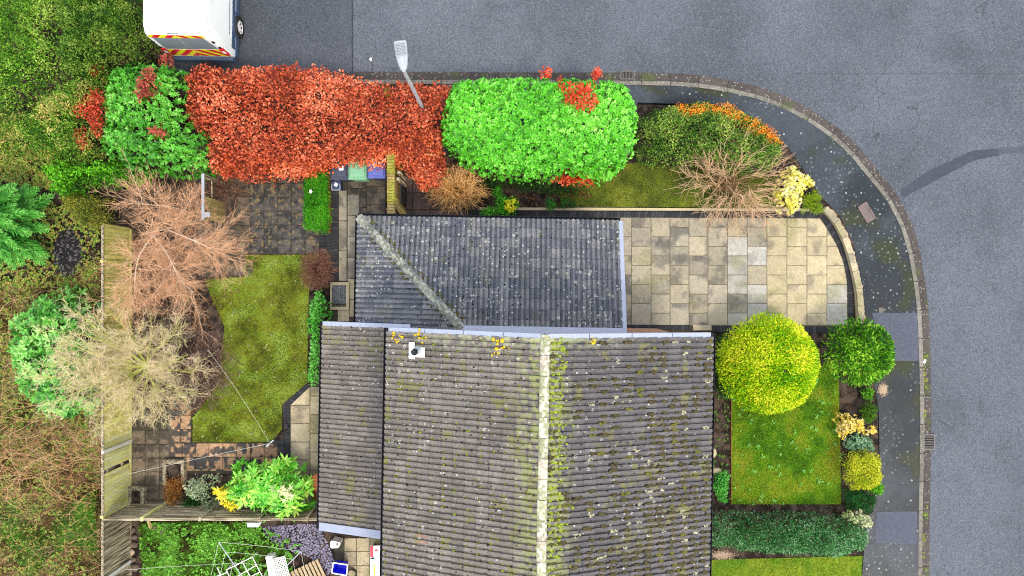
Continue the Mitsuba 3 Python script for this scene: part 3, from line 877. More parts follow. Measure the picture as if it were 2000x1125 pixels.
for _ in range(620):                                     # scattered tufts on the rear slope
    c = rm.integers(0, ncl); t = (c + .05) / ncl; yy = rm.uniform(-8.6, VG - .15)
    base = np.array([EL[0], yy, EL[1]]) + dl * t + [0, 0, .065]
    for _k in range(3):
        cs.append(R3 @ (base + [rm.normal(0, .02), rm.normal(0, .05), 0])); ns.append(nrm); sz.append(rm.uniform(.015, .036)); cl.append(OLIVE if rm.uniform() < .7 else LIME * .8)
moss(roof, cs, ns, sz, cl, rm)
cs, sz, cl = [], [], []
for (x, y, s) in ((770, 657, .10), (785, 659, .08), (826, 658, .13), (820, 652, .08), (880, 650, .09), (980, 668, .16), (972, 662, .12), (990, 675, .11), (990, 660, .10), (971, 692, .10), (1012, 820, .07), (1157, 667, .08), (1158, 664, .07)):
    h = EL[1] + (RI[1] - EL[1]) * np.clip((at(x, y, 5.9)[0] - EL[0]) / (RI[0] - EL[0]), 0, 1) if x < 1066 else RI[1] - (at(x, y, 6.3)[0] - .8) * .36
    q = at(x, y, h)
    for _ in range(7):
        cs.append(np.array([q[0] + rm.normal(0, s * .5), q[1] + rm.normal(0, s * .5), h + .07])); sz.append(s * rm.uniform(.18, .34)); cl.append(np.array([.55, .36, .01]))
moss(roof, cs, [nrm] * len(cs), sz, cl, rm, 'yellow_lichen')
tag(roof + '__yellow_lichen', 'bright yellow lichen tufts near the gable')

# soil vent with its white flashing slates
vent = thing('vent_pipe', 'black roof vent pipe rising from white cross shaped flashing', 'vent')
hv = 5.75
for (x0, y0, x1, y1) in ((797, 669, 809, 702), (810, 679, 830, 698)):
    a, b = at(x0, y1, hv), at(x1, y0, hv)
    sl = (RI[1] - EL[1]) / (RI[0] - EL[0])
    zz = lambda x: EL[1] + (x - EL[0]) * sl + .115
    q = np.array([[a[0], a[1], zz(a[0])], [b[0], a[1], zz(b[0])], [b[0], b[1], zz(b[0])], [a[0], b[1], zz(a[0])]])
    v = np.vstack([q, q + [0, 0, .015]])
    put('flashing_plate', (v, trimesh.creation.box().faces if False else np.array([[4, 5, 6], [4, 6, 7], [0, 2, 1], [0, 3, 2], [0, 1, 5], [0, 5, 4], [1, 2, 6], [1, 6, 5], [2, 3, 7], [2, 7, 6], [3, 0, 4], [3, 4, 7]])), 'mat_white', vent)
c = at(815, 684, hv)
put('pipe', moved(lathe([(.10, -.02), (.095, .10), (.062, .14), (.058, .46), (.0, .46)], 20), (c[0], c[1], zz(c[0]))), 'mat_galvanised', vent, smooth=40)
put('cowl', moved(lathe([(.066, .44), (.078, .46), (.078, .56), (.06, .60), (.03, .58), (.0, .575)], 20), (c[0], c[1], zz(c[0]))), 'mat_gutter', vent, smooth=40)

# ------------------------------------------------------------------ side extension (lean-to roof)
ext = thing('side_extension', 'single storey brick extension with brown ribbed tiled lean-to roof', 'extension')
XL, XR = (-5.42, 2.40), (-2.80, 3.22)
VT, VBT = -1.06, -7.10
put('wall', hmesh(bx(-5.20, -2.81, VBT + .12, VT - .15, 0, 2.3)), 'mat_house_brick', ext)
er = put('roof', hmesh(join([sheet([(XL[0], VBT + .03, XL[1]), (XR[0], VBT + .03, XR[1]), (XR[0], VT - .03, XR[1]), (XL[0], VT - .03, XL[1])]), bx(XL[0], XL[0] + .02, VBT + .03, VT - .03, XL[1] - .2, XL[1] - .01)])), 'mat_underlay', ext)
de = np.array([XR[0] - XL[0], 0, XR[1] - XL[1]]); Le = np.linalg.norm(de)
nre = int((VT - VBT - .2) / W_)
emit_tiles(er, lay(R3 @ np.array([XL[0] - .03, VT - .10, XL[1]]), R3 @ de, R3 @ np.array([0, -1.0, 0]), W_, Le / 9, 9, nre, .65, rt))
for v0, v1 in ((VT - .12, VT), (VBT, VT - .105 - nre * W_ + .0)):
    q = np.array([[XL[0] - .03, v0, XL[1] + .085], [XR[0], v0, XR[1] + .085], [XR[0], v1, XR[1] + .085], [XL[0] - .03, v1, XL[1] + .085]])
    v = np.vstack([q - [0, 0, .2], q])
    put('verge_strip', hmesh((v, np.array([[4, 5, 6], [4, 6, 7], [0, 2, 1], [0, 3, 2], [0, 1, 5], [0, 5, 4], [1, 2, 6], [1, 6, 5], [2, 3, 7], [2, 7, 6], [3, 0, 4], [3, 4, 7]]))), 'mat_lead', er)
put('gutter', hmesh(gutter_mesh((XL[0] - .075, VBT, XL[1] - .02), (XL[0] - .075, VT, XL[1] - .02))), 'mat_gutter', er)

# ------------------------------------------------------------------ garage
gar = thing('garage', 'attached brick garage with hipped blue grey tiled roof', 'garage')
GX0, GX1, GY0, GY1, GE, GT = -4.43, 3.10, 1.95, WV + .02, 2.50, 3.56
put('wall', hmesh(bx(GX0 + .2, GX1 - .12, GY1 - .01, GY0 - .2, 0, 2.42)), 'mat_house_brick', gar)
run = GY0 - GY1
gr = put('roof', hmesh(join([sheet([(GX0 + run, GY1, GT), (GX1, GY1, GT), (GX1, GY0, GE), (GX0, GY0, GE)]), sheet([(GX0 + run, GY1, GT), (GX0, GY0, GE), (GX0, GY1, GE)]),
                             bx(GX0, GX1, GY0 - .02, GY0, GE - .18, GE - .005), bx(GX0, GX0 + .02, GY1, GY0 - .02, GE - .18, GE - .005)])), 'mat_underlay', gar)
rise = (GT - GE) / run
hipd = np.array([run, -run, GT - GE]); hipo = np.array([GX0, GY0, GE])
hn = np.array([1.0, 1.0, 0]) / math.sqrt(2)
ng = int((GX1 - GX0 - .02) / W_)
sl = math.hypot(run, GT - GE)
A = lay(R3 @ np.array([GX1 - .06, GY0 + .03, GE]), R3 @ np.array([0, -1.0, rise]), R3 @ np.array([-1.0, 0, 0]), W_, sl / 11, 11, ng + 1, 0.0, rt, [(R3 @ hipo, R3 @ hn)])
B = lay(R3 @ np.array([GX0 - .03, GY1 + .02, GE]), R3 @ np.array([1.0, 0, rise]), R3 @ np.array([0, 1.0, 0]), W_, sl / 11, 11, int(run / W_) + 1, 0.0, rt, [(R3 @ hipo, -(R3 @ hn))])
emit_tiles(gr, A + B)
nh = 10
side = np.cross(hipd / np.linalg.norm(hipd), [0, 0, 1.0]); side /= np.linalg.norm(side)
upn = np.cross(side, hipd / np.linalg.norm(hipd))
for i in range(nh):
    p0, p1 = hipo + hipd * (i / nh) * .985, hipo + hipd * ((i + 1) / nh) * .985
    a = np.linspace(-.25, math.pi + .25, 10)
    r0 = .122
    vv = np.vstack([p + side * (r0 + e) * np.cos(a)[:, None] + upn * ((r0 + e) * .8 * np.sin(a)[:, None] + .02) for p, e in ((p0 - hipd * .004, .006), (p1 - hipd * .001, -.004))] + [[p0 + upn * .02]])
    ff = [[j, 10 + j, 11 + j] for j in range(9)] + [[j, 11 + j, j + 1] for j in range(9)] + [[20, j + 1, j] for j in range(9)]
    m = hmesh((vv, np.array(ff)))
    put('hip_tile', m, 'mat_ridge_concrete', gr, uv=const_uv(m, .2 + .08 * i, 0.0))
put('gutter', hmesh(gutter_mesh((GX0 - .07, GY0 + .075, GE - .02), (GX1, GY0 + .075, GE - .02))), 'mat_gutter', gr)
put('gutter', hmesh(gutter_mesh((GX0 - .075, GY1, GE - .02), (GX0 - .075, GY0 + .06, GE - .02))), 'mat_gutter', gr)
q = np.array([[GX1 - .07, GY1, GT + .075], [GX1 + .05, GY1, GT + .075], [GX1 + .05, GY0 + .03, GE + .075], [GX1 - .07, GY0 + .03, GE + .075]])
BOXF = np.array([[4, 5, 6], [4, 6, 7], [0, 2, 1], [0, 3, 2], [0, 1, 5], [0, 5, 4], [1, 2, 6], [1, 6, 5], [2, 3, 7], [2, 7, 6], [3, 0, 4], [3, 4, 7]])
put('verge_strip', hmesh((np.vstack([q - [0, 0, .2], q]), BOXF)), 'mat_lead', gr)
q = np.array([[GX0 + run - .1, GY1 + .002, GT + .10], [GX1 + .04, GY1 + .002, GT + .10], [GX1 + .04, GY1 + .17, GT + .06], [GX0 + run - .1, GY1 + .17, GT + .06]])
put('abutment_flashing', hmesh((np.vstack([q - [0, 0, .02], q]), BOXF)), 'mat_lead', gr)
gd = put('door', hmesh(bx(GX1 - .119, GX1 - .08, -.85, 1.45, .05, 2.1)), 'mat_white', gar)
cs, sz, cl = [], [], []
for i in range(320):
    t = rm.uniform(0.05, .95); sgn = rm.uniform(-.02, .16) if rm.uniform() < .75 else -rm.uniform(.12, .17)
    p = hipo + hipd * t + side * (.15 if sgn > 0 else -.15) * rm.uniform(.9, 1.5) * (-1) + upn * .03
    cs.append(R3 @ p); sz.append(rm.uniform(.014, .03)); cl.append(OLIVE * .8 if rm.uniform() < .6 else DARK)
moss(gr, cs, [nrm] * len(cs), sz, cl, rm)
# ------------------------------------------------------------------ fences
rf = np.random.default_rng(31)
FX, FH = at(257, 0)[0], 1.57
FY = at(0, 982)[1]


def board_fence(name, label, ya, yb, kind, posts, lean=0.0, group=None, gapat=()):
    """Close-boarded fence along y at x = FX, boards on the garden side."""
    f = thing(name, label, 'fence', group)
    y = ya
    while y < yb - .02:
        w = .117 + rf.uniform(-.004, .004)
        if not any(abs(y - g) < .06 for g in gapat):
            z1 = FH - .03 + rf.uniform(-.012, .012)
            m = bx(-.011, .011, .004, w - .004, .10, z1)
            m = xform(m, rotz(rf.normal(0, 3.0), (FX + rf.uniform(-.004, .004), y, 0)))
            put('board', m, 'mat_weathered_timber', f, uv=const_uv(m, rf.uniform(0, 1), kind))
        y += w
    m = bx(FX - .02, FX + .025, ya, yb, .0, .11); put('gravel_board', m, 'mat_weathered_timber', f, uv=const_uv(m, .35, kind))
    m = bx(FX - .035, FX + .035, ya, yb, FH - .03, FH + .01); put('capping_rail', m, 'mat_weathered_timber', f, uv=const_uv(m, .6, .5))
    for z in (.45, 1.2):
        m = bx(FX - .06, FX - .015, ya, yb, z, z + .07); put('rail', m, 'mat_weathered_timber', f, uv=const_uv(m, .3, .5))
    for p, white in posts:
        if white:
            put('concrete_post', bx(FX - .02, FX + .05, p - .05, p + .05, 0, FH + .02, .01), 'mat_post', f)
        else:
            m = bx(FX - .07, FX + .035, p - .045, p + .045, 0, FH + .015, .008); put('post', m, 'mat_weathered_timber', f, uv=const_uv(m, .5, kind))
    return f


mat('mat_post', (0.42, 0.43, 0.41), .8, .3)
yy = [FY + .03, FY + 1.83, FY + 3.63, FY + 5.43, FY + 7.23, FY + 9.03]
board_fence('garden_fence', 'algae green vertical board fence west of the garden', FY + .05, 1.9, 0.0, [(FY + .06, 0), (FY + 2.03, 1), (FY + 4.0, 0), (FY + 6.0, 0), (FY + 7.8, 0)], gapat=[FY + 1.35])
board_fence('garden_fence', 'dark brown weathered board fence at the bottom left corner', FY - 3.6, FY - .06, .5, [(FY - 1.86, 1), (FY - 3.6, 0)])
# slatted fence along the south side: rails, slats and posts
sf = thing('slat_fence', 'mossy horizontal slat fence between the two back gardens', 'fence')
x0, x1 = FX + .05, -5.9
SH = 1.57
for i in range(7):
    z = .14 + i * .205
    for j in range(4):
        a, b = x0 + (x1 - x0) * j / 4 + .012, x0 + (x1 - x0) * (j + 1) / 4 - .012
        m = bx(a, b, FY - .02 - .012 * (i % 2), FY - .004 - .012 * (i % 2), z, z + .165 + rf.uniform(-.01, .01))
        m = (m[0] + np.c_[np.zeros(len(m[0])), np.where(m[0][:, 2] < z + .05, .018, 0), np.where(m[0][:, 0] > (a + b) / 2, rf.normal(0, .008), 0)], m[1])
        put('slat', m, 'mat_weathered_timber', sf, uv=const_uv(m, rf.uniform(.2, 1), .4))
for j in range(30):
    xx = x0 + .1 + (x1 - x0 - .2) * j / 29
    m = bx(xx - .012, xx + .012, FY - .05, FY - .034, .08, SH - .05); put('batten', m, 'mat_weathered_timber', sf, uv=const_uv(m, rf.uniform(0, 1), .5))
for z in (.35, .9, 1.35):
    m = bx(x0, x1, FY - .002, FY + .026, z, z + .045); put('rail', m, 'mat_weathered_timber', sf, uv=const_uv(m, .9, .4))
m = bx(x0 - .06, x1, FY - .045, FY + .03, SH - .03, SH + .012); put('capping_rail', m, 'mat_weathered_timber', sf, uv=const_uv(m, .95, .4))
for px in (278, 391, 506, 600):
    c = at(px, 1013, SH)[0]
    m = bx(c - .045, c + .045, FY - .045, FY + .075, 0, SH + .05, .008); put('post', m, 'mat_weathered_timber', sf, uv=const_uv(m, .85, .5 if px != 278 else .0))
a = at(293, 1030, .75); b = at(352, 1006, 1.3)
m = beam([a[0], FY - .55, .72], [at(278, 0, SH)[0] + .05, FY - .05, 1.35], .07, .07); put('brace', m, 'mat_weathered_timber', sf, uv=const_uv(m, .8, 1.0))
# small panel by the copper hedge with white capping
pf = thing('screen_panel', 'short yellowish board panel with white capping beside the pale laurel', 'fence panel')
PX = at(440, 0)[0]
ya, yb = at(0, 437)[1], at(0, 396)[1]
y = ya
while y < yb - .05:
    m = bx(PX - .012, PX + .012, y + .003, y + .112, .06, FH - .02); put('board', m, 'mat_weathered_timber', pf, uv=const_uv(m, rf.uniform(.3, .9), 1.0)); y += .115
put('capping', bx(PX - .045, PX + .035, ya - .03, at(0, 355)[1], FH - .02, FH + .03, .008), 'mat_lamp_grey', pf)
put('bracket', bx(PX + .03, PX + .20, ya + .04, ya + .20, FH - .03, FH + .02, .01), 'mat_lamp_grey', pf)
m = bx(PX - .05, PX + .04, at(0, 356)[1] - .09, at(0, 356)[1], 0, FH - .03); put('post', m, 'mat_weathered_timber', pf, uv=const_uv(m, .3, .5))
m = bx(PX - .03, PX + .0, yb + .02, at(0, 356)[1] - .1, .9, .98); put('rail', m, 'mat_weathered_timber', pf, uv=const_uv(m, .2, .5))

# ------------------------------------------------------------------ brick wall, gate posts and gate
bw = thing('brick_wall', 'mossy yellow brown garden wall with brick coping beside the bins', 'wall')
BWH = 1.5
xa, xb = at(755.5, 0, BWH)[0], at(770.5, 0, BWH)[0]
y0, y1 = 2.02, at(0, 296, BWH)[1]
m = bx(xa + .015, xb - .015, y0, y1, 0, BWH - .07); put('wall_face', m, 'mat_moss_brick', bw, uv=const_uv(m, .2, 0))
y, i = y0, 0
while y < y1 - .05:
    m = bx(xa + rf.uniform(-.008, .008), xb + rf.uniform(-.008, .008), y + .005, y + .080, BWH - .065, BWH + rf.uniform(-.006, .006), .006)
    put('coping_brick', m, 'mat_moss_brick', bw, uv=const_uv(m, rf.uniform(0, 1), 0)); y += .085
cv = smooth_path(np.array([[xb - .02, 2.75], [xb + .06, 2.45], [xb + .22, 2.22], [xb + .46, 2.10]]), 14)
rows = []
for i, p in enumerate(cv):
    hgt = 1.38 - .55 * (i / 13) ** 1.3
    t = np.array([cv[min(i + 1, 13)] - cv[max(i - 1, 0)]])[0]; t /= np.linalg.norm(t); nn = np.array([-t[1], t[0]]) * .055
    rows.append([[*(p - nn), 0], [*(p + nn), 0], [*(p + nn), hgt], [*(p - nn), hgt]])
V = np.array(rows).reshape(-1, 3); F = []
for i in range(13):
    for a in range(4):
        b = (a + 1) % 4
        F += [[4 * i + a, 4 * i + b, 4 * i + 4 + b], [4 * i + a, 4 * i + 4 + b, 4 * i + 4 + a]]
F += [[52, 53, 54], [52, 54, 55]]
m = (V, np.array(F)); put('curved_buttress', m, 'mat_moss_brick', bw, uv=const_uv(m, .9, 0))
gt = thing('metal_gate', 'black metal bar gate standing open against the mossy brick wall', 'gate')
gx = xb + .14
ga, gb = at(0, 398, 1.0)[1], at(0, 362, 1.0)[1]
put('frame', join([bx(gx - .015, gx + .015, ga, gb, .12, .15), bx(gx - .015, gx + .015, ga, gb, 1.22, 1.25), bx(gx - .015, gx + .015, ga, ga + .03, .15, 1.22), bx(gx - .015, gx + .015, gb - .03, gb, .15, 1.22)]), 'mat_gutter', gt)
for i in range(1, 8):
    yy = ga + (gb - ga) * i / 8
    put('bar', bar((gx, yy, .15), (gx, yy, 1.22), .009, 6), 'mat_gutter', gt)
for nm, lab, yp, xo in (('gate_post', 'pale timber gate post nearest the garage', gb + .10, .12), ('gate_post', 'pale timber gate post nearest the copper hedge', gb + .30, .14)):
    m = bx(xb + xo - .045, xb + xo + .045, yp - .045, yp + .045, 0, 1.62, .01)
    k = put(nm, m, 'mat_weathered_timber', None, uv=const_uv(m, .9, .5)); tag(k, lab, 'post')

# ------------------------------------------------------------------ street lamp
lm = thing('street_lamp', 'grey street lamp rising out of the copper hedge over the road', 'street lamp')
lb, lt = at(836, 232), at(788, 137, 5.0)
put('column', bar((*lb, 0), (*(lb * .98 + lt * .02), 1.2), .085, 14), 'mat_lamp_grey', lm, smooth=40)
put('pole', bar((*(lb * .98 + lt * .02), 1.2), (*lt, 4.98), .062, 14, .045), 'mat_lamp_grey', lm, smooth=40)
ax = at(780, 82, 5.0) - at(787, 136, 5.0); la = np.linalg.norm(ax); ax /= la; px_ = np.array([-ax[1], ax[0]])
secs = [(0.0, .05, .06), (.05, .09, .09), (.18, .125, .11), (.34, .15, .115), (.70, .165, .10), (.74, .160, .08)]
V = []
o = np.array([*lt, 4.97])
for t, w, hh in secs:
    for sx, sz in ((-1, -.35), (-.95, .3), (-.6, .62), (0, .72), (.6, .62), (.95, .3), (1, -.35), (.8, -.5), (-.8, -.5)):
        V.append(o + np.array([*(ax * t + px_ * w * sx), hh * sz]))
n = 9; F = []
for i in range(len(secs) - 1):
    for j in range(n):
        k = (j + 1) % n; F += [[i * n + j, i * n + k, (i + 1) * n + k], [i * n + j, (i + 1) * n + k, (i + 1) * n + j]]
F += [[0, j + 1, j] for j in range(1, n - 1)] + [[(len(secs) - 1) * n, (len(secs) - 1) * n + j, (len(secs) - 1) * n + j + 1] for j in range(1, n - 1)]
hd = put('lantern', (np.array(V), np.array(F)), 'mat_lamp_grey', lm, smooth=35)
for i in range(9):                                    # cooling fins on the front half of the lantern
    t = .36 + i * .037
    w = .135
    put('fin', beam(o + [*(ax * t - px_ * w), .092], o + [*(ax * t + px_ * w), .092], .012, .03), 'mat_lamp_grey', hd)
put('photocell', moved(lathe([(.028, 0), (.028, .03), (.018, .045), (0, .046)], 12), o + [*(ax * .25), .075]), 'mat_white', hd, smooth=40)

# ------------------------------------------------------------------ van
van = thing('van', 'white panel van with red and yellow chevrons on its rear', 'van')
vx = at(365, 0, 1.2)[0] - .03                          # centre line
vx = -9.80
VR = 7.35                                              # rear face
VM = rotz(-0.8, (vx, VR, 0))


def vmesh(m):
    return xform(m, VM)


def vsec(w, top, bot=.38):
    """Half outline of a body section (x, z), sill to roof centre."""
    tb = w * .835
    return [(w * .96, bot), (w, bot + .18), (w, .95), (w * .985, 1.15), (w * .95, top * .66), (tb + .055, top - .22), (tb + .012, top - .08), (tb - .06, top - .015), (tb * .5, top + .012), (0, top + .018)]


stations = [(0.0, .97, 2.47), (.03, .985, 2.51), (.10, .99, 2.54), (.6, 1.0, 2.56), (2.0, 1.0, 2.56), (3.6, 1.0, 2.54), (4.2, 1.0, 2.40), (4.75, .99, 1.75), (5.0, .985, 1.42), (5.55, .93, 1.12), (5.72, .82, .9)]
V = []
for yv, w, top in stations:
    h = vsec(w, top)
    ring = h + [(-x, z) for x, z in h[::-1][1:]]
    V += [(x, yv, z) for x, z in ring]
n = len(ring); F = []
for i in range(len(stations) - 1):
    for j in range(n - 1):
        F += [[i * n + j, (i + 1) * n + j, (i + 1) * n + j + 1], [i * n + j, (i + 1) * n + j + 1, i * n + j + 1]]
    F += [[i * n + n - 1, (i + 1) * n + n - 1, (i + 1) * n], [i * n + n - 1, (i + 1) * n, i * n]]
F += [[0, j, j + 1] for j in range(1, n - 1)]
e = (len(stations) - 1) * n
F += [[e, e + j + 1, e + j] for j in range(1, n - 1)]
put('body', vmesh((np.array(V, float), np.array(F))), 'mat_van_white', van, smooth=32)


def rear_x(z, side):
    """Half width of the rear face at height z."""
    h = vsec(.97, 2.47)
    return side * np.interp(z, [p[1] for p in h[:8]], [p[0] for p in h[:8]])


def rear_panel(z0, z1, inset=.04, y=-.012, nz=6):
    zz = np.linspace(z0, z1, nz)
    l = [(rear_x(z, -1) + inset, z) for z in zz]; r = [(rear_x(z, 1) - inset, z) for z in zz]
    return Polygon(l + r[::-1])


def on_rear(poly, y0, y1):
    """A prism on the rear face from an outline in (x, z)."""
    v, f = prism(poly, 0, 1.0)
    return vmesh((np.c_[v[:, 0], y1 + (y0 - y1) * v[:, 2], v[:, 1]], f))


for sgn, nm in ((-1, 'rear_door'), (1, 'rear_door')):
    half = shapely.box(-2, 0, -.008, 4) if sgn < 0 else shapely.box(.008, 0, 2, 4)
    d = put(nm, on_rear(rear_panel(.62, 2.40).intersection(half), -.018, -.001), 'mat_van_white', van)
    put('window', on_rear(rear_panel(1.28, 2.17, .13, nz=5).buffer(-.04).buffer(.04).intersection(half), -.024, -.017), 'mat_glass_dark', d)
    for z0, z1 in ((2.18, 2.40), (.66, 1.22)):
        band = rear_panel(z0, z1, .05)
        for k in range(-6, 7):
            q = Polygon([(sgn * (k * .40), z1), (sgn * (k * .40 + .20), z1), (sgn * (k * .40 + .20 + (z1 - z0) * .85), z0), (sgn * (k * .40 + (z1 - z0) * .85), z0)])
            q2 = Polygon([(sgn * (k * .40 + .20), z1), (sgn * (k * .40 + .40), z1), (sgn * (k * .40 + .40 + (z1 - z0) * .85), z0), (sgn * (k * .40 + .20 + (z1 - z0) * .85), z0)])
            for qq, mm, nn in ((q, 'mat_red', 'red_chevron'), (q2, 'mat_yellow', 'yellow_chevron')):
                c = qq.intersection(band).intersection(half)
                if c.area > .001: put(nn, on_rear(c, -.022, -.0175), mm, d)
    put('tail_light', on_rear(shapely.box(.83, .80, .955, 1.32) if sgn > 0 else shapely.box(-.955, .80, -.83, 1.32), -.05, .03), 'mat_red', van)
    lk_ = 'tail_light' if sgn < 0 else 'tail_light_001'
    put('lens', on_rear(shapely.box(.845, .98, .94, 1.16) if sgn > 0 else shapely.box(-.94, .98, -.845, 1.16), -.056, -.049), 'mat_white', van + '__' + lk_)
    for zh in (1.35, 1.8):
        put('hinge', on_rear(shapely.box(.86, zh, .93, zh + .10) if sgn > 0 else shapely.box(-.93, zh, -.86, zh + .10), -.035, -.001), 'mat_gutter', d)
put('brake_light', vmesh(bx(-.16, .16, -.012, .03, 2.455, 2.49)), 'mat_gutter', van)
for sgn in (-1, 1): put('roof_seam', vmesh(bx(sgn * .70 - .006, sgn * .70 + .006, .25, 3.9, 2.55, 2.578)), 'mat_seam', van)
put('roof_seam', vmesh(bx(-.69, .69, .235, .247, 2.55, 2.578)), 'mat_seam', van)
mat('mat_seam', (0.30, 0.32, 0.33), .5, .4)
put('roof_vent', vmesh(join([bx(-.10, .12, .33, .52, 2.54, 2.595, .02)])), 'mat_van_white', van)
for sgn in (-1, 1):
    put('roof_gutter', vmesh(bx(sgn * .80 - .012, sgn * .80 + .012, .15, 3.6, 2.50, 2.565)), 'mat_van_white', van)
    xs_ = sorted((sgn * .985, sgn * 1.012))
    put('side_moulding', vmesh(bx(xs_[0], xs_[1], .22, 4.5, .56, .78)), 'mat_van_trim', van)
    put('sill', vmesh(bx(*sorted((sgn * .93, sgn * 1.005)), .05, 5.0, .26, .44)), 'mat_van_trim', van)
    put('side_rail', vmesh(bx(*sorted((sgn * .962, sgn * 1.0)), .55, 3.9, .95, .99)), 'mat_van_trim', van)
    pn = Polygon([(.35, 1.45), (2.3, 1.45), (2.3, 2.2), (.5, 2.2), (.35, 2.0)]).buffer(-.05).buffer(.05)
    v, f = prism(pn, 0, 1)
    zs = v[:, 1]
    hx = np.interp(zs, [p[1] for p in vsec(1.0, 2.56)[:8]], [p[0] for p in vsec(1.0, 2.56)[:8]])
    put('side_panel', vmesh((np.c_[sgn * (hx - .004 + .016 * v[:, 2]), v[:, 0], zs], f[:, ::sgn])), 'mat_van_white', van)
    for yw in (1.05, 4.55):
        wh = put('wheel', vmesh(xform(moved(lathe([(.20, -.11), (.33, -.115), (.352, -.06), (.352, .06), (.33, .115), (.20, .11), (.2, -.11)], 28), (0, 0, 0)), np.array([[0, 0, sgn, sgn * .93], [1, 0, 0, yw], [0, sgn, 0, .352 - .10], [0, 0, 0, 1.0]]))), 'mat_rubber', van, smooth=40)
        rim = [lathe([(.0, .075), (.06, .085), (.07, .07)], 20), lathe([(.185, .10), (.205, .115), (.205, .06), (.19, .03)], 28)]
        for k in range(7):
            a = 2 * math.pi * k / 7
            rim.append(beam((.05 * math.cos(a), .05 * math.sin(a), .075), (.195 * math.cos(a), .195 * math.sin(a), .09), .05, .02))
        put('rim', vmesh(xform(join(rim), np.array([[0, 0, sgn, sgn * .93], [1, 0, 0, yw], [0, sgn, 0, .352 - .10], [0, 0, 0, 1.0]]))), 'mat_alloy', wh)
        arch = [beam((sgn * 1.0, yw + .43 * math.cos(a), .28 + .43 * math.sin(a)), (sgn * 1.0, yw + .43 * math.cos(a + .3), .28 + .43 * math.sin(a + .3)), .05, .06, (sgn, 0, 0)) for a in np.arange(.05, 3.0, .3)]
        put('wheel_arch', vmesh(join(arch)), 'mat_van_trim', van)
put('bumper', vmesh(bx(-.95, .95, -.13, .05, .32, .60, .04)), 'mat_van_trim', van)
put('windscreen', vmesh((np.array([(-.78, 4.22, 2.38), (.78, 4.22, 2.38), (.86, 4.95, 1.52), (-.86, 4.95, 1.52)], float) + [0, .03, .03], np.array([[0, 2, 1], [0, 3, 2]]))), 'mat_glass_dark', van)

# ------------------------------------------------------------------ bins
def wheelie(cx, yf, matl, matb, label, tagged, lidslope=.04):
    b = thing('wheelie_bin', label, 'bin', 'wheelie bins under the copper hedge')
    w, d, h = .55, .70, 1.0
    V, F = [], []
    lv = [(0, .20, .25, .0), (.04, .215, .27, 0), (.92, .265, .335, 0), (.98, .275, .345, 0)]
    for z, a, c, _ in lv:
        V += [(cx - a, yf + .35 - c, z), (cx + a, yf + .35 - c, z), (cx + a, yf + .35 + c, z), (cx - a, yf + .35 + c, z)]
    for i in range(3):
        for j in range(4):
            k = (j + 1) % 4; F += [[4 * i + j, 4 * i + k, 4 * i + 4 + k], [4 * i + j, 4 * i + 4 + k, 4 * i + 4 + j]]
    put('body', (np.array(V), np.array(F)), matb, b)
    lid = put('lid', join([slab([(cx - .285, yf - .01), (cx + .285, yf - .01), (cx + .285, yf + .72), (cx - .285, yf + .72)], .985, 1.05, .025),
                           slab([(cx - .235, yf + .07), (cx + .235, yf + .07), (cx + .225, yf + .62), (cx - .225, yf + .62)], 1.045, 1.082, .022)]), matl, b)
    put('lid_rim', join([beam((cx - .24, yf + .045, 1.055), (cx + .24, yf + .045, 1.055), .018, .022), beam((cx - .255, yf + .045, 1.055), (cx - .255, yf + .4, 1.055), .014, .02), beam((cx + .255, yf + .045, 1.055), (cx + .255, yf + .4, 1.055), .014, .02)]), matl, lid)
    for sgn in (-1, 1):
        put('wheel', xform(lathe([(0, -.025), (.10, -.025), (.10, .025), (0, .025)], 18), np.array([[0, 0, 1, cx + sgn * .25], [1, 0, 0, yf + .64], [0, 1, 0, .10], [0, 0, 0, 1.0]])), 'mat_rubber', b)
    put('handle', bar((cx - .2, yf + .74, 1.0), (cx + .2, yf + .74, 1.0), .016), matb, b)
    if tagged: put('sticker', slab([(cx + .0, yf + .27), (cx + .14, yf + .27), (cx + .14, yf + .42), (cx + .0, yf + .42)], 1.08, 1.086, .001), 'mat_white', lid)
    return b


yb_ = at(0, 350, 1.07)[1]
wheelie(at(662, 0, 1.07)[0], yb_, 'mat_bin_navy', 'mat_bin_navy', 'dark navy wheelie bin with a white sticker on its lid', True)
wheelie(at(697.5, 0, 1.07)[0], yb_, 'mat_bin_green', 'mat_bin_green', 'wheelie bin with a pale green lid', False)
wheelie(at(735, 0, 1.07)[0], yb_ + .04, 'mat_bin_blue', 'mat_bin_navy', 'wheelie bin with a bright blue lid', False)
cd = thing('food_caddy', 'small navy food waste caddy with white sticker standing on the path', 'bin')
c = at(656.5, 362, .4)
put('body', join([slab([(c[0] - .13, c[1] - .13), (c[0] + .13, c[1] - .13), (c[0] + .13, c[1] + .13), (c[0] - .13, c[1] + .13)], .03, .38, .02)]), 'mat_caddy', cd)
put('lid', slab([(c[0] - .155, c[1] - .16), (c[0] + .155, c[1] - .16), (c[0] + .155, c[1] + .15), (c[0] - .155, c[1] + .15)], .375, .42, .02), 'mat_caddy', cd)
put('handle', join([beam((c[0] - .13, c[1] - .155, .425), (c[0] + .13, c[1] - .155, .425), .018, .018), beam((c[0] - .13, c[1] - .155, .425), (c[0] - .13, c[1] + .05, .425), .018, .018), beam((c[0] + .13, c[1] - .155, .425), (c[0] + .13, c[1] + .05, .425), .018, .018)]), 'mat_galvanised', cd)
put('sticker', xform(bx(-.055, .055, -.055, .055, 0, .006), rotz(-28, (c[0], c[1] + .02, .42))), 'mat_white', cd)

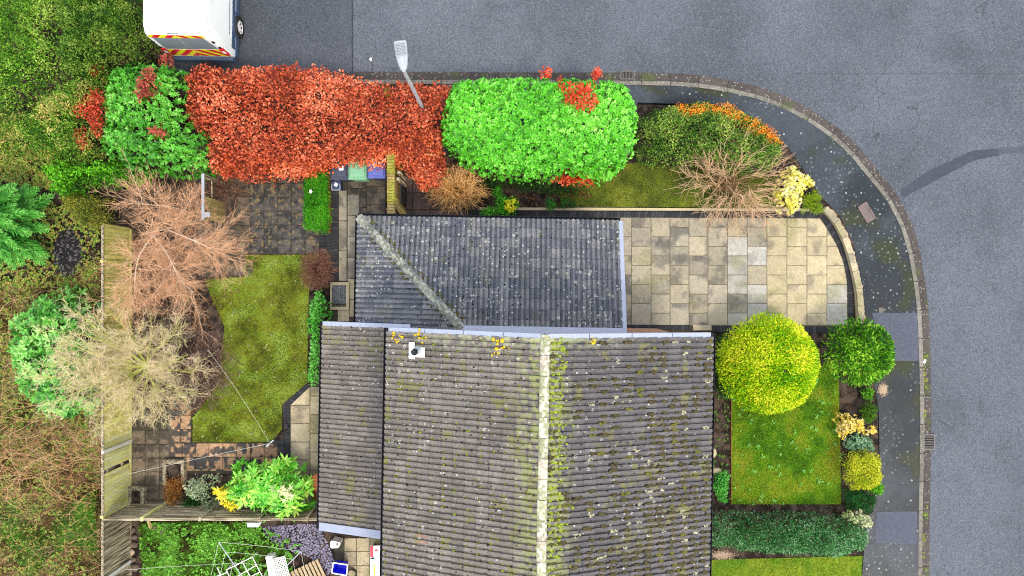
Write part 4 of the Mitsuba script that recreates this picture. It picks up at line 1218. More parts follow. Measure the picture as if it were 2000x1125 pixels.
# ------------------------------------------------------------------ ironwork in the ground
def grate(label, c, ang, w, d, n, z):
    g = thing('drain_grate', label, 'drain')
    M = rotz(ang, (*c, z))
    put('frame', xform(join([bx(-w / 2, w / 2, -d / 2, -d / 2 + .04, 0, .03), bx(-w / 2, w / 2, d / 2 - .04, d / 2, 0, .03), bx(-w / 2, -w / 2 + .04, -d / 2 + .04, d / 2 - .04, 0, .03), bx(w / 2 - .04, w / 2, -d / 2 + .04, d / 2 - .04, 0, .03)]), M), 'mat_iron', g)
    put('pit', xform(bx(-w / 2 + .02, w / 2 - .02, -d / 2 + .02, d / 2 - .02, -.02, .004), M), 'mat_void', g)
    for i in range(n):
        x = -w / 2 + .04 + (w - .08) * (i + .5) / n
        put('bar', xform(bx(x - .011, x + .011, -d / 2 + .04, d / 2 - .04, .006, .026), M), 'mat_iron', g)


grate('iron drain grate at the kerb above the pale green laurel hedge', at(1225, 147, -.08), 0, .47, .30, 8, -.076)
grate('iron drain grate at the kerb beside the front garden', at(1814, 863, -.08), 90, .52, .38, 8, -.078)
mh = thing('manhole_cover', 'rusty brown rectangular manhole cover set into the pavement', 'manhole cover')
mat('mat_manhole', mikit.proc(lambda p, n, uv: mix((0.085, 0.065, 0.068), (0.17, 0.13, 0.135), fbm(p.x * 8, p.y * 8, 1., 3)) * (0.6 + .6 * noise(p.x * 40 + p.y * 22, p.y * 8))), .6, .4)
M = rotz(-59, (*at(1693, 415), 0))
put('frame', xform(slab([(-.34, -.20), (.34, -.20), (.34, .20), (-.34, .20)], -.05, .006, .004), M), 'mat_void', mh)
put('lid', xform(join([slab([(-.32, -.18), (.32, -.18), (.32, .18), (-.32, .18)], -.03, .012, .004)] + [bx(-.31 + .05 * i, -.285 + .05 * i, -.17, .17, .010, .018) for i in range(13)]), M), 'mat_manhole', mh)
st = thing('stopcock_cover', 'small square iron cover on the pavement beside the repair patch', 'utility cover')
c = at(1721, 606); put('lid', xform(slab([(-.075, -.08), (.075, -.08), (.075, .08), (-.075, .08)], -.03, .009, .004), rotz(4, (*c, 0))), 'mat_iron', st)
put('frame', xform(slab([(-.10, -.105), (.10, -.105), (.10, .105), (-.10, .105)], -.03, .005, .002), rotz(4, (*c, 0))), 'mat_joint', st)
dc = thing('inspection_cover', 'dark mesh patterned drain cover in a stone frame beside the garage', 'drain cover')
a, b = at(646, 605), at(683, 551)
put('frame', join([bx(a[0], b[0], a[1], a[1] + .10, 0, .09, .01), bx(a[0], b[0], b[1] - .10, b[1], 0, .09, .01), bx(b[0] - .10, b[0], a[1] + .10, b[1] - .10, 0, .09, .01), bx(a[0], a[0] + .06, a[1] + .10, b[1] - .10, 0, .09, .01)]), 'mat_pale_stone', dc)
mat('mat_mesh_plate', mikit.proc(lambda p, n, uv: mix((0.03, 0.036, 0.045), (0.13, 0.15, 0.17), smoothstep(.25, .5, noise(p.x * 26, p.y * 26)))), .5, .5)
put('plate', bx(a[0] + .065, b[0] - .105, a[1] + .20, b[1] - .105, 0, .055), 'mat_mesh_plate', dc)
ms_ = []
for i in range(9):
    t = (i + .5) / 9
    ms_.append(beam((a[0] + .07, a[1] + .11 + (b[1] - a[1] - .22) * t, .06), (b[0] - .11, a[1] + .11 + (b[1] - a[1] - .22) * t, .06), .012, .012))
    if i < 6: ms_.append(beam((a[0] + .08 + (b[0] - a[0] - .2) * (i + .5) / 6, a[1] + .11, .064), (a[0] + .08 + (b[0] - a[0] - .2) * (i + .5) / 6, b[1] - .11, .064), .012, .012))
put('ribs', join(ms_), 'mat_iron', dc)

# ------------------------------------------------------------------ washing line and garden things
wp = thing('washing_line_post', 'dark metal washing line post leaning at the lawn corner', 'post')
pb, pt = at(567, 833), at(527, 866, 1.95)
put('pole', bar((*pb, 0), (*pt, 1.95), .030, 10), 'mat_gutter', wp)
put('crossbar', bar((*(pt + [-.12, -.10]), 1.93), (*(pt + [.10, .09]), 1.93), .022, 8), 'mat_galvanised', wp)


def line(name, label, p, q, sag=.12, r=.0042):
    t = np.linspace(0, 1, 12)[:, None]
    P_ = np.asarray(p) * (1 - t) + np.asarray(q) * t - np.array([0, 0, 1]) * 4 * sag * t * (1 - t)
    put(name, tubes(P_[None], np.full((1, 12), r), 4), 'mat_line', None, label=label, cat='washing line')


line('washing_line', 'pale washing line running from the post up to the bare trees', (*at(405, 682, 2.0), 2.0), (*pt, 1.94))
line('washing_line', 'pale washing line running from the post west to the board fence', (*at(249, 926, 1.3), 1.3), (*pt, 1.94), .05)
rb = np.random.default_rng(77)
for x, y, l in ((724, 116, 'small white scrap of litter on the road left of the street lamp'), (1806, 706, 'small white scrap of litter in the gutter beside the round conifer'), (607, 374, 'small white scrap lying on the clipped box hedge')):
    m = trimesh.creation.icosphere(1, 1.0); hz = -.07 if x != 607 else .62; m.vertices *= [.05, .065, .02]; m.vertices *= 1 + .5 * (meshkit.noise(m.vertices * 30 + x) - .5)[:, None]; m.vertices += [*at(x, y, hz), hz]
    put('litter', arr(m), 'mat_white', None, smooth=True, label=l, cat='litter')


def planter(label, x0, y0, x1, y1):
    k = thing('raised_bed', label, 'raised bed')
    a, b = at(x0, y1), at(x1, y0)
    put('earth', bx(a[0] + .07, b[0] - .07, a[1] + .07, b[1] - .07, 0, .16), 'mat_earth', k)
    for q in ((a[0], b[0], b[1] - .11, b[1]), (b[0] - .11, b[0], a[1], b[1] - .115), (a[0], a[0] + .11, a[1], b[1] - .115)):
        m = bx(*q, 0, .22, .012); put('edge_stone', m, 'mat_weathered_timber', k, uv=const_uv(m, .55, .5))


planter('small square raised bed at the bend of the worn path', 324, 896, 366, 944)
planter('small raised bed of dark earth in the fence corner', 256, 948, 288, 984)


def pot(label, c, r, h, soilz=.8):
    k = thing('plant_pot', label, 'plant pot')
    put('body', moved(lathe([(r * .65, 0), (r * .95, h * .85), (r * 1.05, h * .86), (r * 1.06, h), (r * .92, h), (r * .88, h * soilz), (0, h * soilz)], 28), (*c, .03)), 'mat_terracotta', k, smooth=35)


pot('large round terracotta pot under the extension eaves', at(622, 942, .35), .26, .36, .93)
pot('middle terracotta pot just below the largest one', at(620, 968, .3), .17, .26, .9)
pot('small terracotta pot nearest the slat fence', at(611, 984, .2), .11, .16, .9)
for i, (x, y, sx, sy, l) in enumerate(((1392, 883, .10, .15, 'mossy yellowish stone in the front bed'), (1398, 918, .16, .10, 'pale flat stone in the front bed by the leafy plant'))):
    m = trimesh.creation.icosphere(2, 1.0); m.vertices *= [sx, sy, .10]; m.vertices *= (1 + .12 * (meshkit.noise(m.vertices * 9, i) - .5)[:, None]); m.vertices += [*at(x, y), .07]
    k = put('stone', arr(m), 'mat_pale_stone', None, smooth=True, label=l, cat='stone')
tm = thing('bed_edging', 'brown timber edging board beside the clipped box hedge', 'edging')
a, b = at(646.5, 455), at(644.5, 335)
put('board', bx(a[0] - .02, a[0] + .02, a[1], b[1], 0, .26), 'mat_rust_timber', tm)
te = thing('bed_edging', 'thin timber edging between the front lawn and the house bed', 'edging')
a, b = at(1427, 984), at(1427, 735)
put('board', bx(a[0] - .012, a[0] + .012, a[1], b[1], 0, .07), 'mat_weathered_timber', te); scene[te + '__board']['bsdf'] = {'type': 'ref', 'id': 'mat_rust_timber'}
# blotch of sand on the pavement, sandy scrape by the hedge
for q, l in (([(1717, 752), (1727, 750), (1734, 757), (1733, 768), (1722, 772), (1716, 764)], 'pinkish sand spilt on the pavement below the round conifer'), ([(1386, 1078), (1410, 1075), (1434, 1078), (1436, 1088), (1415, 1092), (1388, 1089)], 'patch of bare sandy earth under the long clipped hedge')):
    pl = Polygon(pts(q)); c = np.array(pl.centroid.coords[0]); bb = pl.bounds
    w_ = np.array([bb[2] - bb[0], bb[3] - bb[1]]) / 2
    gs = []
    for i in range(900):
        o_ = c + rb.normal(0, .46, 2) * w_
        s_ = rb.uniform(.006, .016)
        gs.append((trimesh.creation.icosahedron().vertices * [s_, s_, s_ * .5] + [*o_, .012 + (.016 if len(q) > 5 and o_[0] < 8.5 else 0)], trimesh.creation.icosahedron().faces))
    k = put('sand', join(gs), 'mat_rubble', None); tag(k, l, 'sand', kind='stuff')

# ------------------------------------------------------------------ the next garden (bottom left)
ng_ = struct('next_patio', prism(pts([(655, 1055), (760, 1055), (760, 1300), (655, 1300)]), -.05, .020), 'mat_joint', 'patio of yellowish slabs behind the extension in the next garden', 'patio')
flag_grid(ng_, [(673, 1050, 697, 1076), (697, 1050, 723, 1076), (723, 1050, 750, 1076), (673, 1076, 697, 1104), (697, 1076, 723, 1104), (723, 1076, 750, 1104), (673, 1104, 697, 1132), (697, 1104, 723, 1132), (723, 1104, 750, 1132)],
          'mat_flagstone', lambda x, y: .5, rb)
dk = thing('pallet', 'beige slatted timber pallet lying at the bottom edge', 'pallet')
P0, P1, P2 = at(620, 1092, .2), at(638, 1130, .2), at(556, 1124, .2)
e1 = (P1 - P0); e1 /= np.linalg.norm(e1); e2 = np.array([e1[1], -e1[0]]); e2 = e2 if e2[0] < 0 else -e2
mat('mat_pale_timber', (0.36, 0.29, 0.18), .75, .3)
for i in range(9):
    o_ = P0 + e2 * .125 * i
    m = slab([o_, o_ + e1 * 1.1, o_ + e1 * 1.1 + e2 * .085, o_ + e2 * .085], .17, .195 + rb.uniform(-.003, .003), .004); put('slat', m, 'mat_pale_timber', dk)
for t in (.05, .5, 1.0):
    put('bearer', slab([P0 + e1 * t, P0 + e1 * (t + .08), P0 + e1 * (t + .08) + e2 * 1.12, P0 + e1 * t + e2 * 1.12], .03, .168, .004), 'mat_rust_timber', dk)
# white wire rack, board and lattice tray
rk = thing('wire_rack', 'white wire framed rack lying among the plants', 'rack')
seg = [((442, 1113), (493, 1088)), ((493, 1088), (513, 1127)), ((472, 1095), (491, 1130)), ((458, 1129), (502, 1103)), ((442, 1113), (452, 1135)), ((424, 1108), (436, 1135)), ((478, 1132), (508, 1117)), ((424, 1125), (444, 1118))]
for (a, b) in seg:
    put('rod', bar((*at(*a, .5), .5), (*at(*b, .5), .5), .016, 6), 'mat_white', rk)
for q in ((442, 1113), (493, 1088), (513, 1127)):
    c = at(*q, .5); put('leg', bar((*c, .02), (*c, .49), .014, 6), 'mat_white', rk)
wb = thing('storage_box', 'white oblong plastic box lying beside the lattice tray', 'box')
put('body', slab(pts([(518, 1088), (531, 1086), (540, 1132), (526, 1134)], .45), .02, .45, .015), 'mat_white', wb)
lt_ = thing('lattice_tray', 'white plastic lattice tray between the white box and the pallet', 'tray')
q = pts([(534, 1092), (556, 1086), (567, 1132), (545, 1137)], .4)
for i in range(8):
    a, b = q[0] + (q[1] - q[0]) * i / 7, q[3] + (q[2] - q[3]) * i / 7; put('bar', beam((*a, .4), (*b, .4), .018, .018), 'mat_white', lt_)
for i in range(14):
    a, b = q[0] + (q[3] - q[0]) * i / 13, q[1] + (q[2] - q[1]) * i / 13; put('cross_bar', beam((*a, .404), (*b, .404), .018, .018), 'mat_white', lt_)
for c in q: put('leg', bar((*c, .02), (*c, .4), .012, 6), 'mat_white', lt_)
tb = thing('laundry_tub', 'deep blue plastic tub with a white rim on the patio', 'tub')
q = pts([(651, 1099), (679, 1103), (677, 1124), (648, 1119)], .45); ctr = q.mean(0)
inner_q = ctr + (q - ctr) * .84
rim_ = join([beam((*q[i], .45), (*q[(i + 1) % 4], .45), .035, .03) for i in range(4)])
put('rim', rim_, 'mat_white', tb)
mat('mat_tub_blue', (0.015, 0.02, 0.62), .35, .5)
low = ctr + (q - ctr) * .72
V = np.vstack([np.c_[ctr + (q - ctr) * .97, np.full(4, .44)], np.c_[low, np.full(4, .10)]])
put('basin', (V, np.array([[i, (i + 1) % 4, 4 + (i + 1) % 4] for i in range(4)] + [[i, 4 + (i + 1) % 4, 4 + i] for i in range(4)] + [[4, 5, 6], [4, 6, 7]])), 'mat_tub_blue', tb)
wc = thing('white_caddy', 'rounded white plastic container with a dark knob by the extension', 'container')
pl = Polygon(pts([(645, 1055), (667, 1060), (661, 1070), (645, 1071)], .45)).buffer(-.06).buffer(.06)
put('body', prism(pl.buffer(-.02), .02, .42), 'mat_white', wc); put('lid', prism(pl, .42, .46), 'mat_white', wc)
put('knob', moved(lathe([(.035, 0), (.035, .03), (.0, .035)], 12), (*at(659, 1063, .46), .46)), 'mat_iron', wc)
bd = thing('sale_board', 'red and white printed board lying against the house', 'sign')
a, b = at(722, 1127, .5), at(752, 1067, .5)
put('panel', bx(a[0], b[0], a[1] - .3, b[1], .42, .45), 'mat_white', bd)
put('red_print', join([bx(a[0] + .004, a[0] + .10, b[1] - .36, b[1] - .004, .4505, .4535), bx(a[0] + .16, a[0] + .25, b[1] - .17, b[1] - .12, .4505, .4535)]), 'mat_sign_red', bd)
mat('mat_sign_red', (.55, .05, .09), .45, .4)
put('dark_print', prism(np.array([[a[0] + .004, b[1] - .40], [a[0] + .12, b[1] - .36], [a[0] + .14, b[1] - .41], [a[0] + .03, b[1] - .44]]), .4505, .4535), 'mat_gutter', bd)
for xx in (a[0] + .03, b[0] - .05): put('leg', bx(xx, xx + .03, a[1] - .25, b[1] - .05, .02, .419), 'mat_white', bd)
yp = thing('yellow_pole', 'thin bright yellow pole lying on the yellowish slabs', 'pole')
put('pole', bar((*at(731, 1103, .47), .48), (*at(733, 1140, .47), .48), .016, 8), 'mat_yellow', yp)
tw = thing('window_box', 'small white trough fixed behind the slat fence', 'trough')
put('body', slab(pts([(481, 1021), (507, 1021), (504, 1030), (483, 1030)], 1.3), 1.1, 1.3, .02), 'mat_white', tw)
hs = thing('hose_reel', 'coiled dark garden hose beside the blue tub', 'hose')
hc = at(687, 1122, .1); th = np.linspace(0, 6 * 2 * math.pi, 150)
put('hose', tubes(np.c_[hc[0] + (.14 + .006 * th / 6.28) * np.cos(th), hc[1] + (.14 + .006 * th / 6.28) * np.sin(th), .06 + .02 * th / 6.28][None], np.full((1, 150), .013), 6), 'mat_gutter', hs)
ra = thing('rotary_airer', 'rotary clothes airer with pale lines over the next garden', 'clothes airer')
hub = np.array([*at(500, 1165, 1.7), 1.7]); put('pole', bar((hub[0], hub[1], 0), hub + [0, 0, .1], .025, 8), 'mat_galvanised', ra)
cor = [np.array([*at(x, y, 1.85), 1.85]) for x, y in ((427, 1059), (588, 1077), (615, 1260), (380, 1250))]
for c in cor: put('arm', bar(hub, c, .014, 6), 'mat_galvanised', ra)
for t in (.62, .82, 1.0):
    for i in range(4):
        a, b = hub + (cor[i] - hub) * t, hub + (cor[(i + 1) % 4] - hub) * t
        u = np.linspace(0, 1, 6)[:, None]; P_ = a * (1 - u) + b * u - np.array([0, 0, .25]) * u * (1 - u)
        put('line', tubes(P_[None], np.full((1, 6), .0045), 4), 'mat_line', ra)
line('washing_line', 'pale line running from the dark fence corner across the next garden', (*at(246, 1113, 1.4), 1.4), (*at(470, 1100, 1.4), 1.4), .05)
# chippings and border stones
cr = []
reg = Polygon(pts([(512, 1028), (620, 1022), (640, 1060), (655, 1100), (640, 1125), (600, 1085), (560, 1075), (520, 1050)]))
for p in sample_poly(reg, 1500, rb):
    m = trimesh.creation.icosahedron(); m.vertices *= rb.uniform(.012, .036, 3) * [1, 1, .6]; m = xform(m, rotz(rb.uniform(0, 360), (*p, .025))); cr.append(m)
mat('mat_slate', mikit.proc(lambda p, n, uv: mix((0.10, 0.095, 0.16), (0.26, 0.25, 0.36), cell_rand(p.x * 25, p.y * 25))), .6, .4)
put('slate_chippings', join(cr), 'mat_slate', None, label='purple grey slate chippings spread behind the slat fence', cat='chippings', kind='stuff')
ST = ((259, 1035, .13, 'border stone nearest the slat fence corner'), (264, 1048, .11, 'second border stone down from the slat fence corner'), (263, 1063, .13, 'third border stone down from the slat fence corner'),
      (258, 1077, .11, 'reddish border stone beside the brown board fence'), (260, 1092, .12, 'border stone just below the reddish one'), (266, 1108, .14, 'large border stone near the white concrete post'),
      (305, 1029, .12, 'leftmost of three stones in a cluster behind the slat fence'), (317, 1037, .13, 'middle, largest of three stones in a cluster behind the slat fence'), (322, 1028, .10, 'rightmost, smallest of three stones in a cluster behind the slat fence'),
      (335, 1120, .12, 'left stone of a pair at the bottom edge of the next garden'), (350, 1117, .1, 'right stone of a pair at the bottom edge of the next garden'))
for i, (x, y, s_, l) in enumerate(ST):
    m = trimesh.creation.icosphere(2, 1.0); m.vertices *= [s_, s_ * rb.uniform(.7, 1), s_ * .6]; m.vertices *= 1 + .25 * (meshkit.noise(m.vertices * 11 + i) - .5)[:, None]; m.vertices += [*at(x, y), .05]
    k = put('border_stone', arr(m), 'mat_rubble' if i == 3 else 'mat_border_stone', None, smooth=True, cat='stone', group='rough stones edging the next garden', label=l)
mat('mat_border_stone', mikit.proc(lambda p, n, uv: mix((0.06, 0.05, 0.04), (0.17, 0.13, 0.10), fbm(p.x * 9, p.y * 9, p.z * 9, 3))), .85, .25)
# ------------------------------------------------------------------ plants
def unit(v):
    return v / (np.linalg.norm(v, axis=-1, keepdims=True) + 1e-9)


def col_mix(cols, t):
    c = np.array([lin(*q) for q in cols]) / GAIN
    t = np.clip(t, 0, .9999) * (len(cols) - 1)
    i = t.astype(int); f = (t - i)[:, None]
    return c[i] * (1 - f) + c[i + 1] * f


GAIN = 1.3


def leaf_mesh(p, d, n, L, W, col, fold=.25, six=False, tipc=1.0):
    """Leaves at p along unit d, facing n. Kite (4 points) or pointed oval (6 points)."""
    b = unit(np.cross(n, d)); n = np.cross(d, b)
    L = np.broadcast_to(L, len(p))[:, None]; W = np.broadcast_to(W, len(p))[:, None]
    dn = n * W * fold
    if six:
        v = np.stack([p, p + d * L * .35 + b * W * .5 + dn, p + d * L * .72 + b * W * .42 + dn, p + d * L, p + d * L * .72 - b * W * .42 + dn, p + d * L * .35 - b * W * .5 + dn], 1)
        f = np.array([[0, 1, 5], [1, 2, 4], [1, 4, 5], [2, 3, 4]]); k = 6
    else:
        v = np.stack([p, p + d * L * .45 + b * W * .5 + dn, p + d * L, p + d * L * .45 - b * W * .5 + dn], 1)
        f = np.array([[0, 1, 2], [0, 2, 3]]); k = 4
    F = (f[None] + (np.arange(len(p)) * k)[:, None, None]).reshape(-1, 3)
    C = np.repeat(col, k, axis=0)
    return v.reshape(-1, 3), F, np.clip(C, 0, .95)


def pile(ms):
    vs, fs, cs, n = [], [], [], 0
    for v, f, c in ms:
        vs.append(v); fs.append(f + n); cs.append(c); n += len(v)
    return np.vstack(vs), np.vstack(fs), np.vstack(cs)


def ragged(poly, amp, seed, scale=2.2):
    """The outline with an uneven, natural edge."""
    if amp <= 0: return poly
    b = poly.exterior
    n = max(24, int(b.length / .08))
    q = np.array([b.interpolate(t, normalized=True).coords[0] for t in np.linspace(0, 1, n, endpoint=False)])
    e = np.c_[meshkit.fbm(np.c_[q * scale, np.full(n, seed)], 3), meshkit.fbm(np.c_[q * scale, np.full(n, seed + 40.)], 3)] - .5
    e += .5 * (np.c_[meshkit.noise(np.c_[q * scale * 4, np.full(n, seed)]), meshkit.noise(np.c_[q * scale * 4, np.full(n, seed + 9.)])] - .5)
    g = Polygon(q + e * amp * 2.5).buffer(0)
    return g if g.geom_type == 'Polygon' else max(g.geoms, key=lambda a: a.area)


class Dome:
    """The outer surface of a clipped or rounded plant over an outline."""

    def __init__(self, poly, h0, h1, edge, bump=.12, bs=1.3, seed=0, power=2.0, fine=0.0):
        self.fine = fine
        self.poly, self.h0, self.h1, self.edge, self.bump, self.bs, self.seed, self.power = poly, h0, h1, edge, bump, bs, seed, power

    def z(self, q):
        d = shapely.distance(shapely.points(q), self.poly.boundary)
        d = np.where(shapely.contains_xy(self.poly, q[:, 0], q[:, 1]), d, 0)
        s = np.clip(d / self.edge, 0, 1)
        z = self.h0 + (self.h1 - self.h0) * (1 - (1 - s) ** self.power) ** (1 / self.power)
        if self.fine: z = z + self.fine * (meshkit.fbm(np.c_[q * 5.0, np.full(len(q), self.seed + 7.5)], 2) - .5) * 2 * np.clip(s * 3, 0, 1)
        return z + self.bump * (meshkit.fbm(np.c_[q * self.bs, np.full(len(q), self.seed + .5)], 3) - .5) * 2 * np.clip(s * 3, 0, 1)

    def sample(self, n, r, depth=.25, flat=.35):
        q = sample_poly(self.poly, n, r)
        e = .04
        z = self.z(q)
        gx, gy = (self.z(q + [e, 0]) - self.z(q - [e, 0])) / (2 * e), (self.z(q + [0, e]) - self.z(q - [0, e])) / (2 * e)
        nrm = unit(np.c_[-np.clip(gx, -3, 3), -np.clip(gy, -3, 3), np.ones(n)])
        dd = r.uniform(0, 1, n) ** 1.5 * depth
        p = np.c_[q, z] - nrm * dd[:, None]
        p[:, 2] = np.maximum(p[:, 2], .02)
        return p, nrm, dd / depth


def stems(parent, poly, h, r, n=9, col=(.055, .040, .026)):
    c = np.array(poly.centroid.coords[0])
    q = sample_poly(poly.buffer(-.15) if poly.buffer(-.15).area > .02 else poly, n, r)
    m = np.array([np.linspace([*(c + (a - c) * .55), .0], [*a, h * .8], 5) for a in q])
    m[:, 1:-1] += r.normal(0, .04, m[:, 1:-1].shape)
    V, F = tubes(m, np.tile(np.linspace(.03, .008, 5), (n, 1)), 5)
    put('branches', (V, F), 'mat_bark', parent, color=np.tile(col, (len(V), 1)))


def rand_dirs(n, r):
    a = r.uniform(0, 2 * np.pi, n)
    return np.c_[np.cos(a), np.sin(a), np.zeros(n)]


def plant(name, label, cat, outline, h, cols, n, L, W, seed, h0=.15, hp=None, edge=.5, bump=.12, bs=1.3, depth=.3, up=.45, six=False, whorl=0, tilt=.55, power=2.0, bsdf='mat_leaf', clump=1.6, contrast=.55,
          group=None, parent=None, part='leaves', jit=.35, spread=0.0, dome=None, nobranch=False, size_var=.25, outward=0.0, rag=.09, skirt=0, fine=0.0):
    r = np.random.default_rng(seed)
    poly = outline if isinstance(outline, Polygon) else Polygon(pts(outline, h * .65 if hp is None else hp)).buffer(0)
    poly = ragged(poly, rag, seed)
    k = parent if parent else thing(name, label, cat, group)
    D = dome or Dome(poly, h0, h, edge, bump, bs, seed, power, fine)
    if whorl:
        m = n // whorl
        p, nr, dd = D.sample(m, r, depth)
        ax = unit(nr * (1 - jit) + r.normal(0, jit, (m, 3)) + [0, 0, .3])
        t1 = unit(np.cross(ax, rand_dirs(m, r) + [0, 0, .01])); t2 = np.cross(ax, t1)
        a = np.arange(whorl) * 2 * np.pi / whorl
        ang = a[None] + r.uniform(0, 6.28, (m, 1)) + r.normal(0, .25, (m, whorl))
        lift = r.uniform(up - .25, up + .25, (m, whorl))
        rad = np.cos(ang)[..., None] * t1[:, None] + np.sin(ang)[..., None] * t2[:, None]
        d = unit(rad * np.cos(lift)[..., None] + ax[:, None] * np.sin(lift)[..., None]).reshape(-1, 3)
        nn = unit(ax[:, None] * np.cos(lift)[..., None] - rad * np.sin(lift)[..., None]).reshape(-1, 3)
        P0 = np.repeat(p, whorl, 0) + d * spread
        rr = np.repeat(r.uniform(0, 1, m), whorl) * .5 + r.uniform(0, 1, m * whorl) * .5
        ddl = np.repeat(dd, whorl)
    else:
        p, nr, dd = D.sample(n, r, depth)
        d = unit(rand_dirs(n, r) + nr * up + nr * [1, 1, 0] * outward + r.normal(0, .3, (n, 3)))
        nn = unit(nr + r.normal(0, tilt, (n, 3)))
        P0, rr, ddl = p, r.uniform(0, 1, n), dd
    f = meshkit.fbm(np.c_[P0 * clump], 3, seed)
    t = np.clip(.5 + (f - .5) * 2.0 * contrast + (rr - .5) * .95, 0, 1)
    col = col_mix(cols, t)
    if skirt:
        b = poly.buffer(-.12).exterior if poly.buffer(-.12).geom_type == 'Polygon' else poly.exterior
        q = np.array([b.interpolate(u, normalized=True).coords[0] for u in r.uniform(0, 1, skirt)])
        c0 = np.array(poly.centroid.coords[0])
        P0 = np.vstack([P0, np.c_[q + r.normal(0, .05, q.shape), r.uniform(.05, max(h0, .2), skirt)]])
        o = unit(np.c_[q - c0, np.zeros(skirt)])
        d = np.vstack([d, unit(o + r.normal(0, .6, (skirt, 3)))]); nn = np.vstack([nn, unit(o + [0, 0, .5] + r.normal(0, .5, (skirt, 3)))]); col = np.vstack([col, col[:skirt]])
    s = r.uniform(1 - size_var, 1 + size_var, len(P0))
    V, F, C = leaf_mesh(P0, d, nn, L * s, W * s, col, six=six)
    put(part, (V, F), bsdf, k, color=C)
    if not parent and not nobranch: stems(k, poly, h, r)
    return k, D, r


# ---- hedges -------------------------------------------------------
BEECH = [(104, 40, 28), (182, 74, 46), (218, 106, 70), (240, 154, 118)]
BEECH_O = [(176, 64, 36), (226, 102, 58), (244, 132, 84), (250, 168, 124)]
outl = [(352, 150), (370, 126), (430, 124), (520, 122), (600, 128), (680, 140), (720, 150), (790, 156), (850, 160), (880, 168), (884, 190), (868, 235), (862, 290), (872, 320), (848, 366), (822, 368), (800, 350), (780, 322), (756, 302), (742, 318),
        (700, 319), (655, 328), (600, 342), (520, 347), (440, 342), (415, 340), (400, 262), (372, 240), (362, 190)]
beech, Db, _ = plant('beech_hedge', 'long copper red beech hedge between the road and the patio', 'hedge', outl, 1.75, BEECH, 25000, .090, .060, 101, fine=.30, h0=1.05, hp=1.4, skirt=2500, rag=.16, edge=.6, bump=.22, bs=2.4, depth=.65, clump=.9, contrast=.75, up=.5, tilt=.7)
plant('', '', '', [(400, 285), (600, 288), (740, 270), (800, 250), (872, 250), (862, 300), (848, 366), (822, 368), (790, 330), (744, 322), (690, 324), (650, 332), (600, 342), (430, 344), (405, 300)], 1.6, BEECH_O, 6000, .09, .058, 102, h0=1.05, hp=1.35, rag=.14, parent=beech, part='orange_leaves', edge=.8, bump=.2, depth=.22, up=.5, tilt=.7)
plant('', '', '', [(752, 160), (772, 168), (768, 205), (742, 204), (746, 185)], 1.72, [(70, 100, 30), (120, 150, 45)], 130, .09, .055, 103, parent=beech, part='green_leaves', edge=.3, depth=.15)
rt_ = np.random.default_rng(104)
q = sample_poly(Db.poly, 420, rt_); z = Db.z(q)
d = unit(np.c_[rt_.normal(0, .5, (420, 2)), np.full(420, .8)])
TP = np.stack([np.c_[q, z - .35] + d * t for t in (0, .2, .42)], 1)
V, F = tubes(TP, np.tile([.007, .005, .003], (420, 1)), 3)
put('twigs', (V, F), 'mat_bark', beech, kind='stuff', color=np.tile(lin(120, 70, 50) / 2, (len(V), 1)))

LAUREL = [(36, 110, 18), (72, 170, 24), (104, 208, 44), (168, 236, 112)]
lo = [(862, 250), (872, 190), (890, 158), (940, 152), (1000, 152), (1080, 154), (1150, 156), (1205, 158), (1232, 172), (1244, 205), (1245, 262), (1236, 300), (1208, 340), (1180, 350), (1100, 342), (1035, 350), (980, 345), (925, 335), (893, 312), (868, 284)]
laurel, Dl, _ = plant('laurel_hedge', 'bright green clipped laurel hedge to the right of the copper hedge', 'hedge', lo, 1.85, LAUREL, 30000, .112, .050, 111, fine=.04, power=3.0, hp=1.45, h0=.6, skirt=700, rag=.05, edge=.6, bump=.05, bs=2.2, depth=.24, six=True, whorl=7, up=.62, bsdf='mat_gloss_leaf', clump=.8, contrast=.35, jit=.22)
RED = [(170, 40, 24), (226, 74, 46), (250, 120, 90)]
for i, q in enumerate([[(1088, 160), (1100, 175), (1152, 170), (1164, 200), (1150, 228), (1122, 232), (1100, 212), (1086, 190)], [(1062, 146), (1074, 144), (1076, 158), (1064, 160)], [(1154, 144), (1170, 142), (1172, 164), (1158, 168)],
                       [(1100, 318), (1112, 312), (1140, 338), (1168, 350), (1160, 360), (1130, 366), (1078, 352), (1076, 342), (1108, 340)]]):
    plant('', '', '', q, (2.1, 1.95, 1.95, 1.3)[i], RED, (620, 90, 100, 600)[i], .095, .055, 112 + i, h0=(1.8, 1.6, 1.6, .6)[i], parent=laurel, part='copper_leaves', edge=.35, depth=.3, up=.7, bump=.1)
lo2 = [(188, 290), (196, 200), (205, 148), (220, 122), (262, 114), (300, 116), (335, 120), (362, 135), (362, 180), (372, 240), (392, 258), (408, 300), (410, 335), (360, 342), (300, 330), (250, 328), (215, 312)]
LAUREL2 = [(30, 92, 18), (62, 146, 30), (92, 180, 48), (150, 212, 104)]
laurel2, Dl2, _ = plant('laurel_hedge', 'mid green laurel at the left end of the copper hedge, mixed with red sprigs', 'hedge', lo2, 2.1, LAUREL2, 9000, .128, .052, 121, fine=.1, hp=1.6, h0=.7, skirt=600, edge=.8, bump=.2, bs=1.4, depth=.4, six=True, whorl=7, up=.6, bsdf='mat_gloss_leaf', clump=.9, contrast=.5, jit=.25)
REDP = [(110, 44, 38), (168, 78, 66), (206, 112, 94)]
REDC = [(150, 44, 28), (204, 78, 52), (236, 120, 88)]
